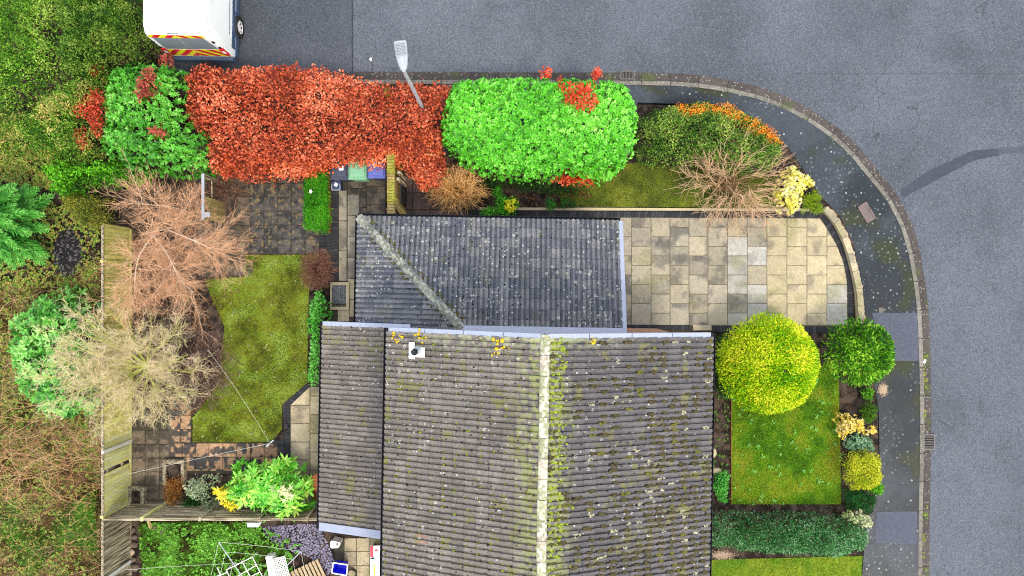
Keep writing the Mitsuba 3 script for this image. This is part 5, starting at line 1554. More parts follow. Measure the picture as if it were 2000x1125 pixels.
for i, (q, c) in enumerate([([(296, 150), (322, 142), (330, 170), (326, 200), (300, 214), (284, 206), (290, 180)], REDP), ([(326, 118), (350, 118), (352, 134), (328, 136)], REDP), ([(308, 255), (330, 262), (348, 268), (340, 278), (316, 270)], REDP),
                            ([(196, 184), (214, 184), (226, 214), (226, 262), (212, 282), (196, 262), (190, 240)], REDC), ([(150, 216), (180, 196), (198, 186), (200, 240), (176, 250), (156, 232)], REDC), ([(152, 254), (182, 252), (186, 276), (176, 302), (162, 286)], REDC), ([(186, 142), (206, 130), (212, 150), (196, 156)], REDC)]):
    plant('', '', '', q, (2.42, 2.2, 2.4, 2.1, 2.0, 1.9, 2.0)[i], c, (520, 110, 170, 480, 460, 340, 130)[i], .10, .05, 122 + i, h0=(2.0, 1.7, 2.0, 1.6, 1.5, 1.5, 1.5)[i], parent=laurel2, part='copper_leaves', edge=.3, depth=.35, up=.8, bump=.15)
# ---- big shrubs at upper left ------------------------------------
BIGA = [(30, 64, 14), (66, 112, 28), (100, 142, 42), (140, 164, 74)]
plant('tall_shrub', 'dense dark olive evergreen shrub beside the white van', 'shrub', [(118, -60), (282, -60), (276, 60), (268, 105), (225, 118), (205, 150), (180, 190), (150, 190), (120, 120)], 2.7, BIGA, 24000, .082, .036, 131, fine=.32, rag=.2, skirt=800, edge=.8, bump=.5, bs=2.2, depth=.9, clump=2.2, contrast=.95, up=.5, tilt=.8)
BIGB = [(44, 88, 16), (84, 142, 30), (118, 174, 46), (164, 194, 88)]
plant('tall_shrub', 'yellow green evergreen shrub filling the top left corner', 'shrub', [(-80, -60), (135, -60), (150, 60), (140, 120), (110, 180), (40, 220), (-80, 230)], 2.9, BIGB, 26000, .082, .036, 132, fine=.32, rag=.2, skirt=800, edge=.8, bump=.55, bs=2.0, depth=.9, clump=2.0, contrast=1.0, up=.5, tilt=.8)
BIGC = [(36, 80, 14), (80, 140, 30), (124, 166, 50), (198, 182, 108)]
plant('tall_shrub', 'mottled tan tipped evergreen shrub left of the mixed laurel', 'shrub', [(-60, 215), (60, 205), (120, 160), (200, 135), (205, 190), (195, 240), (200, 300), (150, 330), (90, 310), (30, 300), (-60, 310)], 2.4, BIGC, 20000, .078, .035, 133, fine=.32, rag=.2, skirt=600, edge=.8, bump=.45, bs=2.2, depth=.8, clump=2.2, contrast=1.0, up=.5, tilt=.8)
LOWG = [(34, 84, 12), (78, 156, 22), (120, 200, 40)]
plant('green_shrub', 'fresh green leafy shrub below the tan tipped shrub', 'shrub', [(82, 312), (150, 318), (210, 312), (250, 330), (290, 338), (250, 352), (200, 356), (160, 372), (120, 386), (100, 364), (84, 340)], 1.9, LOWG, 4500, .10, .05, 134, fine=.2, rag=.2, edge=.6, bump=.3, bs=1.6, depth=.5, contrast=.9, up=.5)
OLV = [(60, 78, 24), (118, 130, 40), (170, 166, 62)]
plant('olive_shrub', 'speckled olive yellow shrub above the burnt black patch', 'shrub', [(112, 378), (160, 370), (205, 380), (215, 430), (190, 455), (150, 440), (125, 412)], 1.4, OLV, 5200, .05, .03, 135, edge=.5, bump=.25, depth=.5, contrast=.8)
# ---- shrub left edge, behind the fence -----------------------------
LAUR3 = [(28, 84, 22), (60, 138, 40), (102, 184, 68), (168, 218, 124)]
plant('laurel_shrub', 'round blue green laurel shrub on the wild side of the fence', 'shrub', [(8, 660), (20, 620), (62, 585), (96, 556), (120, 560), (150, 590), (190, 640), (200, 700), (196, 790), (150, 812), (88, 822), (40, 772), (14, 720)], 1.8, LAUR3, 5600, .19, .062, 141, rag=.12, edge=.9, bump=.3, depth=.5, six=True, whorl=7, up=.5, bsdf='mat_gloss_leaf', jit=.3, contrast=.7)

# ---- conifer fronds -----------------------------------------------
def frond_set(parent, base, tips, r, cols, L=.16, W=.030, n=34, part='fronds'):
    ms = []
    for b, t in zip(base, tips):
        u = np.linspace(.12, 1, n)[:, None]
        axis = t - b; ln = np.linalg.norm(axis); a = axis / ln
        P_ = b + axis * u - np.array([0, 0, .22 * ln]) * (u ** 2)
        sd = unit(np.cross(a, [0, 0, 1.0]))
        for s_ in (-1, 1):
            for rep in range(2):
                d = unit(a * r.uniform(.7, 1.3, (n, 1)) + s_ * sd * r.uniform(.5, 1.0, (n, 1)) + r.normal(0, .16, (n, 3)))
                f = np.sin(np.pi * np.clip(u[:, 0] * .95, 0, 1)) * .9 + .25
                col = col_mix(cols, np.clip(u[:, 0] * .55 + r.uniform(0, .5, n), 0, 1))
                ms.append(leaf_mesh(P_ + r.normal(0, .02, (n, 3)), d, unit(np.array([0, 0, 1.0]) + r.normal(0, .3, (n, 3))), L * f * ln * 1.5, W, col, fold=.3))
    V, F, C = pile(ms)
    put(part, (V, F), 'mat_leaf', parent, color=C)


cn = thing('conifer', 'green conifer with feathery drooping fronds at the left edge', 'conifer')
rc = np.random.default_rng(151)
CON = [(16, 62, 20), (44, 122, 40), (86, 176, 64), (150, 214, 112)]
cb = np.array([-15.7, 2.05])
bs_, tp_ = [], []
for i in range(95):
    a = rc.uniform(0, 6.28); lv = rc.uniform(0, 1)
    R = (.55 + .85 * (1 - lv)) * rc.uniform(.75, 1.12); zt = .7 + 2.1 * lv
    e = cb + R * np.array([math.cos(a), math.sin(a) * 1.1])
    tp_.append(np.array([*e, zt])); bs_.append(np.array([*(cb + (e - cb) * .25), zt + .12]))
frond_set(cn, bs_, tp_, rc, CON)
put('trunk', bar((*cb, 0), (*cb, 3.1), .11, 10, .02), 'mat_rust_timber', cn)

# ---- round conifers and front garden shrubs -------------------------
def ball(cx, cy, rpx, h, hp):
    c = at(cx, cy, hp); r_ = rpx * (H - hp) / FOC
    a = np.linspace(0, 2 * np.pi, 40)[:-1]
    return Polygon(np.c_[c[0] + r_ * np.cos(a), c[1] + r_ * np.sin(a)])


GOLD = [(86, 160, 6), (158, 210, 8), (206, 228, 14), (244, 246, 70)]
plant('round_conifer', 'large golden yellow rounded conifer at the end of the driveway', 'conifer', ball(1500, 711, 98, 0, 1.05), 2.1, GOLD, 24000, .102, .032, 161, fine=.08, rag=.06, h0=.75, edge=1.45, bump=.10, bs=2.5, depth=.30, up=.8, outward=.6, tilt=.7, clump=1.5, contrast=.75)
plant('green_skirt_shrub', 'dark green leafy growth between the house and the golden conifer', 'shrub', [(1402, 655), (1425, 650), (1440, 690), (1430, 760), (1422, 790), (1404, 770), (1398, 710)], .7, [(16, 52, 12), (44, 100, 24), (84, 150, 44)], 2200, .07, .035, 162, edge=.3, bump=.15, depth=.4)
GRN = [(22, 70, 8), (60, 128, 14), (104, 176, 26), (164, 216, 64)]
plant('round_conifer', 'rounded deep green conifer beside the pavement', 'conifer', ball(1675, 687, 66, 0, .85), 1.7, GRN, 5200, .125, .045, 163, fine=.10, rag=.04, h0=.6, edge=.95, bump=.12, bs=3.0, depth=.34, up=.9, outward=.6, tilt=.7, clump=3.0, contrast=.8)
VAR = [(170, 176, 40), (236, 230, 80), (252, 246, 160), (255, 252, 220)]
plant('variegated_shrub', 'cream and yellow variegated shrub at the top of the driveway', 'shrub', [(1512, 372), (1526, 335), (1552, 320), (1572, 332), (1590, 345), (1598, 360), (1572, 372), (1570, 400), (1556, 416), (1520, 414)], .9, VAR, 3000, .075, .042, 164, edge=.4, bump=.15, depth=.25, whorl=6, up=.5, contrast=.5)
plant('heather', 'low yellow green feathery heather beside the variegated shrub', 'shrub', [(1570, 385), (1590, 372), (1604, 384), (1615, 410), (1600, 418), (1566, 416)], .35, [(60, 96, 12), (126, 170, 24), (180, 200, 50)], 1500, .07, .016, 165, edge=.25, depth=.2, up=.9)
plant('yellow_flowering_shrub', 'pale yellow and peach leaved shrub beside the front lawn', 'shrub', [(1634, 850), (1637, 812), (1655, 802), (1678, 808), (1692, 826), (1712, 834), (1708, 850), (1690, 852), (1668, 846), (1646, 862)], .75, [(170, 150, 30), (240, 214, 80), (255, 232, 150), (255, 244, 206)], 1500, .075, .038, 166, edge=.35, bump=.2, depth=.25, whorl=6, up=.5)
plant('dwarf_shrub', 'small dark olive dwarf shrub above the pale yellow shrub', 'shrub', [(1677, 805), (1690, 785), (1708, 785), (1718, 800), (1716, 820), (1702, 832), (1684, 822)], .6, [(22, 60, 10), (66, 116, 20), (112, 154, 40)], 1900, .05, .028, 167, edge=.3, depth=.25)
plant('leafy_clump', 'bright green leafy clump under the round green conifer', 'shrub', [(1682, 760), (1702, 752), (1708, 766), (1698, 785), (1684, 782)], .4, [(36, 96, 12), (90, 166, 30), (140, 204, 60)], 620, .075, .035, 168, edge=.2, depth=.2)
plant('sage_shrub', 'grey green sage like shrub above the clipped square bush', 'shrub', [(1646, 880), (1650, 856), (1666, 845), (1700, 852), (1710, 866), (1706, 880), (1660, 886)], .55, [(70, 116, 78), (124, 168, 128), (176, 208, 172)], 1500, .065, .03, 169, edge=.3, bump=.15, depth=.22, whorl=5, up=.4)
plant('clipped_bush', 'lime yellow bush clipped square beside the pavement', 'bush', [(1646, 900), (1650, 884), (1672, 877), (1702, 877), (1719, 892), (1722, 925), (1716, 948), (1690, 956), (1664, 954), (1650, 935)], .95, [(130, 160, 16), (196, 206, 30), (230, 228, 70)], 5500, .05, .025, 170, edge=.35, bump=.06, bs=3, depth=.18, up=.8, power=3.0, clump=3, contrast=.7)
plant('leafy_clump', 'bright lime leafy tuft at the corner of the clipped bush', 'shrub', [(1698, 948), (1712, 940), (1724, 945), (1722, 962), (1708, 970), (1698, 962)], .5, [(70, 150, 16), (124, 204, 40)], 520, .06, .035, 171, edge=.2, depth=.2)
plant('dark_ground_shrub', 'dark green low shrub between the clipped bush and the long hedge', 'shrub', [(1653, 958), (1690, 955), (1716, 966), (1712, 992), (1700, 1004), (1656, 1000), (1648, 975)], .5, [(8, 44, 16), (24, 92, 32), (56, 130, 56)], 2800, .055, .024, 172, edge=.25, depth=.25)
plant('variegated_shrub', 'small white edged shrub at the end of the long clipped hedge', 'shrub', [(1640, 1008), (1650, 992), (1680, 996), (1704, 1012), (1704, 1030), (1684, 1034), (1660, 1022)], .95, [(90, 130, 60), (180, 196, 140), (232, 232, 196)], 1200, .062, .034, 173, h0=.5, edge=.3, bump=.2, depth=.3, whorl=6)
plant('privet_hedge', 'long dark green clipped hedge below the front lawn', 'hedge', [(1384, 1012), (1440, 1010), (1560, 1014), (1650, 1018), (1700, 1028), (1704, 1052), (1690, 1080), (1640, 1094), (1540, 1092), (1440, 1080), (1384, 1072)], 1.15, [(14, 60, 26), (38, 110, 44), (84, 150, 84), (140, 186, 140)], 13000, .075, .03, 174, rag=.05, skirt=800, hp=.9, edge=.45, bump=.09, bs=2.2, depth=.28, up=.7, clump=2.4, contrast=.6)
plant('leafy_clump', 'fresh green leafy plant in the bed beside the house', 'plant', [(1398, 925), (1412, 917), (1424, 926), (1425, 950), (1420, 980), (1404, 982), (1394, 958)], .4, [(34, 112, 30), (74, 174, 60), (120, 206, 96)], 1500, .06, .036, 175, edge=.2, bump=.2, depth=.2)
# ---- upper border shrubs ------------------------------------------
MND = [(34, 72, 18), (74, 122, 34), (114, 154, 54), (168, 190, 92)]
mound, Dm, _ = plant('hedge_mound', 'low rounded green hedge with orange upper edge at the road corner', 'hedge', [(1246, 300), (1244, 230), (1275, 212), (1320, 200), (1370, 195), (1430, 203), (1485, 232), (1520, 262), (1538, 292), (1528, 322), (1490, 340), (1440, 345), (1380, 322), (1320, 322), (1262, 318)], 1.05, MND, 12500, .080, .036, 181, fine=.12, rag=.1, skirt=800, hp=.7, edge=.6, bump=.1, bs=1.6, depth=.3, clump=1.8, contrast=.8, up=.6)
plant('', '', '', [(1316, 205), (1372, 195), (1430, 203), (1485, 232), (1520, 264), (1534, 286), (1508, 284), (1470, 276), (1425, 246), (1380, 226), (1356, 240), (1326, 228)], 1.12, [(190, 84, 16), (240, 130, 20), (255, 164, 48), (230, 180, 60)], 2600, .055, .030, 182, h0=.7, hp=.8, parent=mound, part='orange_leaves', edge=.45, depth=.35, up=.6, clump=5, contrast=1.0)
plant('leafy_clump', 'green leafy shrub with a yellow tip beside the orange twiggy shrub', 'shrub', [(932, 424), (944, 402), (966, 394), (962, 365), (978, 358), (990, 380), (1010, 385), (1014, 402), (998, 428), (960, 430)], .7, [(26, 96, 14), (66, 164, 30), (116, 206, 56)], 2000, .065, .032, 183, edge=.3, bump=.25, depth=.3)
plant('yellow_tuft', 'bright yellow green leafy tuft on the leafy shrub above the garage', 'shrub', [(984, 392), (1000, 384), (1015, 392), (1008, 414), (994, 416), (985, 405)], .85, [(150, 190, 20), (210, 224, 40), (246, 232, 70)], 420, .06, .034, 184, h0=.55, edge=.15, depth=.15, whorl=6)
for x, l in ((1077, 'left of the two small round bushes above the garage'), (1109, 'right, darker of the two small round bushes above the garage')):
    dk_ = x > 1100
    plant('dwarf_bush', l, 'bush', ball(x, 397, 15 if not dk_ else 16, 0, .3), .45, [(30, 84, 24), (66, 146, 50), (104, 180, 84)] if not dk_ else [(20, 56, 18), (46, 98, 36), (80, 132, 60)], 1100, .034, .018, 185 + dk_, h0=.12, edge=.24, depth=.16, bump=.04)
plant('shade_plant', 'dark shaded foliage below the bright laurel hedge', 'plant', [(925, 345), (1000, 348), (1060, 352), (1120, 360), (1130, 385), (1060, 380), (1010, 378), (990, 362), (940, 372)], .5, [(12, 34, 10), (30, 62, 20), (60, 92, 40)], 3200, .06, .03, 187, edge=.3, bump=.2, depth=.3)
# ---- box hedge, lonicera row and rear shrubs -------------------------
plant('box_hedge', 'small grass green clipped hedge strip between patio and side path', 'hedge', [(591, 330), (645, 328), (646, 450), (636, 456), (598, 452), (590, 440)], .62, [(30, 88, 10), (62, 150, 18), (98, 190, 40)], 8500, .05, .026, 191, rag=.03, hp=.5, edge=.2, bump=.06, bs=3, depth=.2, up=.7, clump=3, contrast=.7, power=3)
plant('evergreen_row', 'row of mid green leafy shrubs along the side extension', 'shrub', [(606, 575), (616, 562), (634, 570), (647, 592), (646, 620), (634, 640), (632, 700), (628, 752), (608, 756), (598, 740), (600, 680), (600, 620)], .9, [(30, 100, 24), (68, 162, 46), (110, 196, 80), (150, 214, 116)], 4200, .065, .038, 192, hp=.6, edge=.35, bump=.25, bs=2.5, depth=.35, whorl=5, up=.4)
RHO = [(40, 128, 20), (92, 194, 44), (144, 224, 80), (204, 236, 110)]
rho, _, _ = plant('palmate_shrub', 'bright green large leaved shrub overhanging the slat fence', 'shrub', [(412, 975), (432, 932), (470, 902), (500, 905), (545, 900), (580, 918), (598, 950), (602, 980), (590, 1010), (560, 1022), (500, 1024), (470, 1008), (430, 990)], 1.75, RHO, 2700, .25, .066, 193, rag=.15, hp=1.35, edge=.8, bump=.35, bs=1.4, depth=.6, six=True, whorl=9, up=.25, jit=.3, contrast=.5, bsdf='mat_gloss_leaf')
plant('', '', '', [(418, 955), (432, 945), (452, 972), (470, 990), (452, 1000), (428, 982)], 1.55, [(190, 190, 20), (236, 220, 40), (250, 228, 90)], 170, .17, .045, 194, h0=1.1, hp=1.4, parent=rho, part='yellow_leaves', edge=.3, whorl=8, up=.3, six=True)
plant('', '', '', [(530, 948), (556, 938), (575, 950), (576, 985), (556, 975), (540, 962)], 1.85, [(190, 214, 140), (236, 240, 190)], 150, .15, .04, 195, h0=1.6, hp=1.6, parent=rho, part='cream_leaves', edge=.3, whorl=8, up=.3, six=True)
plant('silver_shrub', 'silvery grey green airy shrub left of the bright large leaved shrub', 'shrub', [(346, 955), (370, 932), (398, 930), (424, 938), (420, 968), (425, 1000), (408, 1006), (388, 985), (362, 968)], 1.2, [(92, 116, 80), (150, 172, 130), (206, 220, 186)], 2600, .055, .024, 196, edge=.4, bump=.4, bs=2.2, depth=.5, whorl=5)
plant('fern', 'rusty brown dying fern next to the silvery shrub', 'fern', [(318, 965), (326, 938), (350, 930), (362, 945), (352, 985), (330, 990)], .55, [(90, 54, 22), (160, 104, 48), (206, 156, 88)], 1500, .09, .02, 197, edge=.3, bump=.2, depth=.3)
plant('shade_plant', 'dark green strap leaved plant in the bed by the slat fence', 'plant', [(348, 985), (380, 965), (400, 985), (392, 998), (352, 996)], .45, [(10, 42, 12), (28, 82, 28), (60, 120, 50)], 700, .12, .02, 198, edge=.3, depth=.3)


# ---- bare trees and twiggy shrubs ------------------------------------
def grow(par, n, L, r, up=.1, spread=.8, wob=.18, tmin=.3, N=6, droop=0.0, tmax=1.0, out=None, outw=0.0):
    """Child limbs along parent polylines (M,Np,3) -> (M*n,N,3)."""
    M, Np, _ = par.shape
    t = r.uniform(tmin, tmax, (M, n)) * (Np - 1.001)
    i = t.astype(int); f = (t - i)[..., None]
    m = np.arange(M)[:, None]
    p = par[m, i] * (1 - f) + par[m, i + 1] * f
    tg = unit(par[m, i + 1] - par[m, i])
    d = unit(tg + spread * unit(r.normal(0, 1, (M, n, 3))) + [0, 0, up])
    if out is not None:
        d = unit(d + outw * unit(np.concatenate([(p - out)[..., :2], np.zeros((M, n, 1))], -1)))
    ln = L * r.uniform(.55, 1.25, (M, n, 1))
    pts_ = [p]
    for k in range(N - 1):
        d = unit(d + wob * r.normal(0, 1, (M, n, 3)) + [0, 0, -droop * k / N])
        pts_.append(pts_[-1] + d * ln / (N - 1))
    return np.stack(pts_, 2).reshape(M * n, N, 3)


def branch_mesh(levels, cols, r, sides=(7, 5, 4, 3, 3)):
    out = []
    for i, (P_, r0, r1) in enumerate(levels):
        P_ = P_.copy(); P_[..., 2] = np.maximum(P_[..., 2], .06)
        M, N, _ = P_.shape
        rad = np.linspace(r0, r1, N)[None] * r.uniform(.75, 1.2, (M, 1))
        V, F = tubes(P_, rad, sides[min(i, 4)])
        t = np.clip(i / max(1, len(levels) - 1) * .7 + r.uniform(-.15, .35, M), 0, 1)
        out.append((V, F, np.repeat(col_mix(cols, t), N * sides[min(i, 4)], 0)))
    return out


def bare_tree(name, label, cat, trunk, levels, cols, seed, part='branches'):
    """trunk: polylines (M,N,3) with radii; levels of dicts for grow()."""
    r = np.random.default_rng(seed)
    k = thing(name, label, cat)
    P_, a, b = trunk
    lv = [(P_, a, b)]
    for g_ in levels:
        g_ = dict(g_); r0, r1 = g_.pop('rad')
        lv.append((grow(lv[-1][0], r=r, **g_), r0, r1))
    ms = branch_mesh(lv, cols, r)
    put('trunk', (ms[0][0], ms[0][1]), 'mat_bark', k, color=ms[0][2])
    for i, m in enumerate(ms[1:]):
        put('branches' if i < len(ms) - 2 else 'twigs', (m[0], m[1]), 'mat_bark', k, color=m[2], kind=None if i < len(ms) - 2 else 'stuff')
    return k, lv, r


def poly3(*q):
    q = np.array([[*at(x, y, h), h] for x, y, h in q])
    u = np.linspace(0, len(q) - 1, 8)
    return np.stack([np.interp(u, np.arange(len(q)), q[:, i]) for i in range(3)], 1)


PINK = [(214, 196, 178), (218, 186, 156), (220, 172, 134), (228, 180, 144)]
tr0 = np.array([poly3((408, 446, .1), (390, 434, .9), (340, 444, 1.9), (285, 456, 2.8)), poly3((408, 448, .1), (392, 460, .8), (330, 490, 1.8), (282, 482, 2.6)), poly3((404, 450, .1), (360, 480, .9), (330, 520, 1.7), (318, 545, 2.2)),
                poly3((410, 444, .1), (396, 425, .8), (345, 405, 1.9), (272, 398, 2.6)), poly3((300, 462, 2.4), (330, 500, 2.3), (350, 545, 2.1), (378, 572, 1.9)), poly3((300, 458, 2.4), (270, 500, 2.6), (262, 545, 2.6), (268, 580, 2.4)), poly3((330, 450, 1.8), (380, 470, 2.0), (405, 482, 1.9), (425, 492, 1.7))])
cc_ = np.array([*at(280, 470, 2.6), 2.6])
bare_tree('bare_tree', 'leafless pinkish orange tree with dense fine twigs over the fence', 'tree', (tr0, .024, .010),
          [dict(n=22, L=1.0, spread=1.3, up=.05, wob=.12, tmin=.3, out=cc_, outw=.35, rad=(.0065, .0030)), dict(n=8, L=.50, spread=.75, up=0, wob=.12, tmin=.1, rad=(.0036, .0022)), dict(n=6, L=.28, spread=.8, up=0, wob=.12, tmin=.1, N=4, rad=(.0026, .0018))], PINK, 201)
YEL = [(166, 178, 76), (200, 202, 122), (224, 210, 168), (230, 206, 182)]
tc = np.array([*at(292, 712, 1.6), 1.6])
arms = [(120, 640, 2.9), (90, 690, 2.9), (80, 740, 2.9), (100, 790, 2.8), (140, 600, 2.8), (180, 820, 2.6), (250, 620, 2.3), (300, 630, 1.9), (350, 640, 1.7), (375, 690, 1.6), (385, 730, 1.5), (370, 780, 1.5), (320, 810, 1.6), (280, 830, 1.7), (110, 660, 2.8), (76, 715, 2.8), (88, 765, 2.7), (150, 625, 2.6), (160, 780, 2.5), (170, 690, 2.5), (165, 735, 2.5), (230, 820, 2.2), (200, 590, 2.7), (325, 770, 1.8)]
tr1 = [poly3((322, 706, .05), (312, 710, .6), (300, 712, 1.1), (288, 714, 1.6))]
rg = np.random.default_rng(202)
for x, y, h in arms:
    mx, my = (288 + x) / 2 + rg.normal(0, 8), (714 + y) / 2 + rg.normal(0, 8)
    tr1.append(poly3((288, 714, 1.5), (mx * .5 + 144 + rg.normal(0, 6), my * .5 + 357 + rg.normal(0, 6), 1.7), (mx, my, (1.6 + h) / 2 + .2), (x * .93 + 19, y * .93 + 50, h)))
tr1 = np.array(tr1)
bare_tree('bare_tree', 'leafless mossy yellow grey tree spreading across the fence', 'tree', (tr1, .021, .009),
          [dict(n=9, L=.66, spread=.85, up=.1, wob=.25, tmin=.3, rad=(.0075, .0042)), dict(n=7, L=.42, spread=.85, up=0, wob=.28, tmin=.15, rad=(.0042, .0027)), dict(n=5, L=.22, spread=.9, up=0, wob=.3, tmin=.2, N=4, rad=(.0032, .0023))], YEL, 203)


def twig_shrub(name, label, centre, rxy, h, cols, n, seed, rad=(.007, .003), sub=4, subL=.3, low=.25, wob=.10, bias=(0, 0), base=.12):
    r = np.random.default_rng(seed)
    k = thing(name, label, 'shrub')
    a = r.uniform(0, 6.283, n); q = np.sqrt(r.uniform(.05, 1, n))
    c = np.array(centre)
    tip = np.c_[c[0] + bias[0] + rxy[0] * q * np.cos(a), c[1] + bias[1] + rxy[1] * q * np.sin(a), h * (low + (1 - low) * np.sqrt(np.clip(1 - q ** 2 * .9, 0, 1)) * r.uniform(.7, 1.1, n))]
    b0 = np.c_[c + r.normal(0, base, (n, 2)), np.full(n, .02)]
    t = np.linspace(0, 1, 6)[None, :, None]
    P_ = b0[:, None] * (1 - t) + tip[:, None] * t
    P_[..., 2] += np.sin(t[..., 0] * np.pi) * h * .18
    P_[:, 1:] += r.normal(0, wob * .3, P_[:, 1:].shape)
    lv = [(P_, rad[0], rad[0] * .6)]
    if sub:
        lv.append((grow(P_, sub, subL, r, up=.12, spread=.7, wob=.2, tmin=.45, N=4), rad[0] * .6, rad[1]))
    ms = branch_mesh(lv, cols, r, sides=(4, 3, 3))
    put('stems', ms[0][:2], 'mat_bark', k, color=ms[0][2])
    if sub: put('twigs', ms[1][:2], 'mat_bark', k, color=ms[1][2], kind='stuff')
    return k


twig_shrub('twiggy_shrub', 'orange twiggy dome shaped shrub at the end of the copper hedge', at(893, 372, .4), (1.0, .74), 1.0, [(184, 142, 82), (236, 180, 104), (246, 204, 146)], 320, 211, (.0075, .0038), 4, .26)
twig_shrub('twiggy_shrub', 'dark brown twiggy shrub beside the rear lawn', at(622, 528, .35), (.62, .70), .75, [(84, 58, 50), (128, 92, 78), (164, 120, 100)], 300, 212, (.005, .003), 4, .18)
twig_shrub('twiggy_shrub', 'pale brown leafless shrub sprawling below the low green hedge', at(1422, 362, .3), (1.95, 1.85), 1.15, [(150, 122, 92), (206, 172, 136), (228, 196, 160)], 105, 213, (.010, .0042), 9, .5, wob=.25, bias=(.05, .12), base=.18)
twig_shrub('twiggy_shrub', 'dark purplish leafless shrub at the west edge of the rear lawn', at(410, 715, .3), (.75, 1.5), .8, [(84, 66, 62), (128, 104, 96), (164, 136, 122)], 110, 214, (.006, .0032), 5, .3, wob=.3, base=.5)
twig_shrub('twiggy_shrub', 'thin leafless stems in the shade behind the white capped panel', at(432, 372, .3), (.8, .6), .9, [(90, 70, 60), (150, 110, 90)], 60, 215, (.007, .004), 5, .35, wob=.3, base=.25)

# ---- grasses, weeds and undergrowth ---------------------------------
def grass(name, label, outline, n, seed, cols, hgt=.05, clump=1.6, z=.03, w=.008):
    r = np.random.default_rng(seed)
    poly = Polygon(pts(outline)).buffer(0)
    q = sample_poly(poly, n, r)
    p = np.c_[q, np.full(n, z - .004)]
    d = unit(np.c_[r.normal(0, .55, (n, 2)), np.full(n, .8)])
    s = hgt * r.uniform(.5, 1.5, n)[:, None]
    b = unit(np.c_[r.normal(0, 1, (n, 2)), np.zeros(n)]) * w
    V = np.stack([p - b, p + b, p + d * s], 1).reshape(-1, 3)
    F = np.arange(3 * n).reshape(-1, 3)
    f = meshkit.fbm(np.c_[q * clump, np.full(n, seed)], 4)
    t = np.clip(.5 + (f - .5) * 2.4 + r.normal(0, .18, n), 0, 1)
    put(name, (V, F), 'mat_leaf', None, color=np.repeat(col_mix(cols, t), 3, 0), label=label, cat='grass', kind='stuff')


grass('grass', 'mossy olive grass of the back lawn', REAR, 60000, 221, [(74, 88, 20), (124, 144, 32), (168, 176, 42), (130, 182, 50), (186, 212, 96)], .055, 2.4)
grass('grass', 'bright green grass of the front lawn', FRONT, 60000, 222, [(76, 120, 22), (116, 180, 24), (150, 196, 32), (186, 190, 56)], .05, 2.0)
grass('grass', 'dark shaded grass of the strip above the driveway', SIDE, 22000, 223, [(58, 76, 18), (104, 126, 32), (150, 170, 50)], .05, 2.2)
grass('grass', 'bright grass of the next front lawn', NEXT, 20000, 224, [(90, 150, 18), (132, 190, 34), (176, 186, 60)], .055, 1.8)


def rosettes(name, label, regions, seed, cols, n, L=.10, W=.035, k=7, z=.05, cat='weeds'):
    r = np.random.default_rng(seed)
    ms = []
    for q in regions:
        c = sample_poly(Polygon(pts(q)).buffer(0), n, r)
        for p in c:
            m = int(r.integers(k - 2, k + 3)); a = r.uniform(0, 6.28, m); el = r.uniform(.1, .6, m)
            d = np.c_[np.cos(a) * np.cos(el), np.sin(a) * np.cos(el), np.sin(el)]
            s_ = r.uniform(.6, 1.3)
            ms.append(leaf_mesh(np.tile([*p, z], (m, 1)) + r.normal(0, .012, (m, 3)), d, unit(np.array([0, 0, 1.0]) + r.normal(0, .2, (m, 3))), L * s_, W * s_, col_mix(cols, r.uniform(0, 1, m))))
    V, F, C = pile(ms)
    put(name, (V, F), 'mat_leaf', None, color=C, label=label, cat=cat, kind='stuff')


rosettes('lawn_weeds', 'blue green weed rosettes scattered over the front lawn', [FRONT], 231, [(80, 150, 50), (120, 190, 84), (156, 206, 116)], 80, .08)
rosettes('bed_weeds', 'small weeds scattered in the dark bed beside the house', [[(1392, 650), (1425, 650), (1426, 980), (1390, 980)]], 232, [(50, 110, 40), (100, 160, 70), (120, 90, 50)], 70, .06, .03)
rosettes('kerb_weeds', 'weeds and moss growing along the kerb gutter', [[(1797, 800), (1808, 800), (1808, 830), (1800, 830)], [(1799, 985), (1812, 985), (1812, 1125), (1797, 1125)], [(1802, 690), (1812, 690), (1812, 760), (1802, 760)]], 233, [(90, 120, 40), (130, 170, 60), (190, 150, 80)], 26, .06, .03, z=-.06)
rosettes('lawn_litter', 'pale fallen leaves and weeds on the back lawn', [REAR], 234, [(110, 150, 70), (190, 200, 150), (120, 100, 60)], 170, .05, .03, 3)
rosettes('leaf_litter', 'brown fallen leaves on the dark garden soil', [[(258, 545), (480, 545), (430, 640), (420, 760), (376, 820), (262, 830)], [(930, 340), (1240, 330), (1120, 402), (930, 405)], [(380, 300), (480, 300), (480, 350), (400, 350)]], 235, [(70, 46, 30), (120, 84, 56), (160, 124, 90)], 330, .06, .035, 3, z=.03, cat='fallen leaves')
rosettes('bramble_leaves', 'low bramble and ivy leaves over the wild ground west of the fence', [[(-20, 285), (112, 285), (112, 372), (-20, 350)], [(0, 540), (100, 545), (190, 560), (196, 830), (-20, 830)], [(-40, 800), (196, 800), (192, 1140), (-40, 1140)], [(60, 370), (198, 440), (198, 560), (0, 560), (0, 520)]], 236, [(44, 76, 22), (96, 140, 40), (146, 166, 76), (176, 130, 80), (136, 200, 84)], 950, .075, .045, 6, z=.12, cat='undergrowth')
WILD = [(-60, 560), (100, 545), (198, 500), (198, 1140), (-60, 1140)]
grass('wild_grass', 'tangled tan and green wild grass west of the fence', WILD, 60000, 237, [(84, 84, 40), (150, 124, 80), (196, 168, 122), (112, 150, 56), (222, 198, 148)], .16, 1.6, .03, .011)
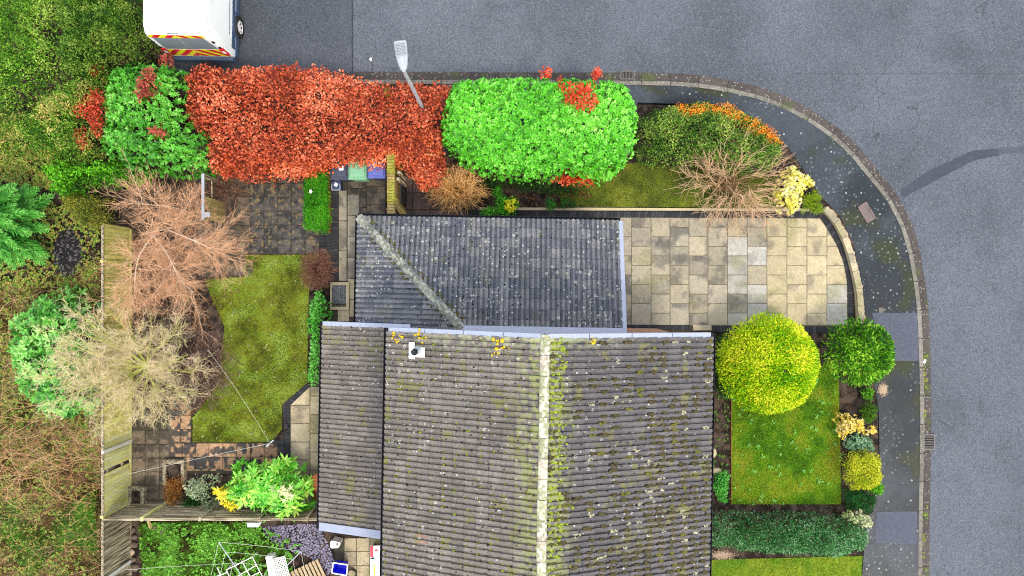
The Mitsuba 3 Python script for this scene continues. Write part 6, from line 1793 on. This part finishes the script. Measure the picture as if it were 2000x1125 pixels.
grass('wild_grass', 'fresh green grass tufts in the wild ground west of the fence', [(120, 990), (190, 960), (192, 1080), (140, 1060), (90, 1100), (60, 1125), (10, 1040), (4, 985), (30, 975), (50, 1010), (100, 1040)], 9000, 238, [(40, 80, 24), (74, 140, 40), (110, 190, 60)], .15, 2.0, .05, .010)
grass('ground_cover', 'bright green ground cover in the next garden behind the slat fence', [(275, 1020), (500, 1020), (520, 1050), (560, 1078), (560, 1140), (285, 1140)], 26000, 239, [(70, 64, 40), (104, 110, 54), (96, 150, 46), (124, 196, 66), (160, 220, 100)], .14, 1.9, .04, .013)
rosettes('ground_cover_leaves', 'round green ground cover leaves in the next garden', [[(275, 1020), (500, 1020), (590, 1060), (560, 1140), (285, 1140)]], 240, [(60, 100, 30), (104, 170, 50), (140, 220, 90)], 620, .075, .05, 6, z=.12)
# bramble stems arching over the wild ground
r = np.random.default_rng(241)
n = 330
q = np.vstack([sample_poly(Polygon(pts([(-60, 830), (190, 830), (190, 960), (-60, 960)])), 190, r), sample_poly(Polygon(pts(WILD)), n - 190, r)])
a = r.normal(.25, .8, n) + np.where(r.uniform(0, 1, n) < .5, np.pi, 0); Ls = r.uniform(.6, 2.2, n)
t = np.linspace(0, 1, 8)[None, :]
P_ = np.stack([q[:, :1] + np.cos(a)[:, None] * Ls[:, None] * (t - .5), q[:, 1:] + np.sin(a)[:, None] * Ls[:, None] * (t - .5), .06 + np.sin(t * np.pi) * r.uniform(.15, .8, (n, 1))], -1)
P_ += r.normal(0, .03, P_.shape)
P_[..., 0] = np.minimum(P_[..., 0], FX - .12)
P_[..., 2] = np.maximum(P_[..., 2], .04)
V, F = tubes(P_, np.tile(np.linspace(.006, .003, 8), (n, 1)), 4)
put('bramble_stems', (V, F), 'mat_bark', None, color=np.repeat(col_mix([(150, 104, 74), (204, 154, 114), (232, 196, 158)], r.uniform(0, 1, n)), 32, 0), label='tangle of reddish brown bramble stems west of the fence', cat='brambles', kind='stuff')
# dark burnt heap
m = trimesh.creation.icosphere(3, 1.0); m.vertices *= [.55, .85, .16]; m.vertices *= 1 + .35 * (meshkit.fbm(m.vertices * [7, 7, 3], 3) - .5)[:, None]; m.vertices += [*at(138, 492), .05]
put('compost_heap', arr(m), 'mat_char', None, smooth=True, label='black charred compost heap behind the fence', cat='compost heap')
mat('mat_char', mikit.proc(lambda p, n, uv: mix((0.004, 0.004, 0.005), (0.07, 0.065, 0.075), smoothstep(.55, .8, noise(p.x * 20, p.y * 20)))), .8, .3)

# ------------------------------------------------------------------ materials first, so that every reference is known
scene = {**{k: v for k, v in scene.items() if k == 'type' or k.startswith('mat_')}, **{k: v for k, v in scene.items() if not (k == 'type' or k.startswith('mat_'))}}
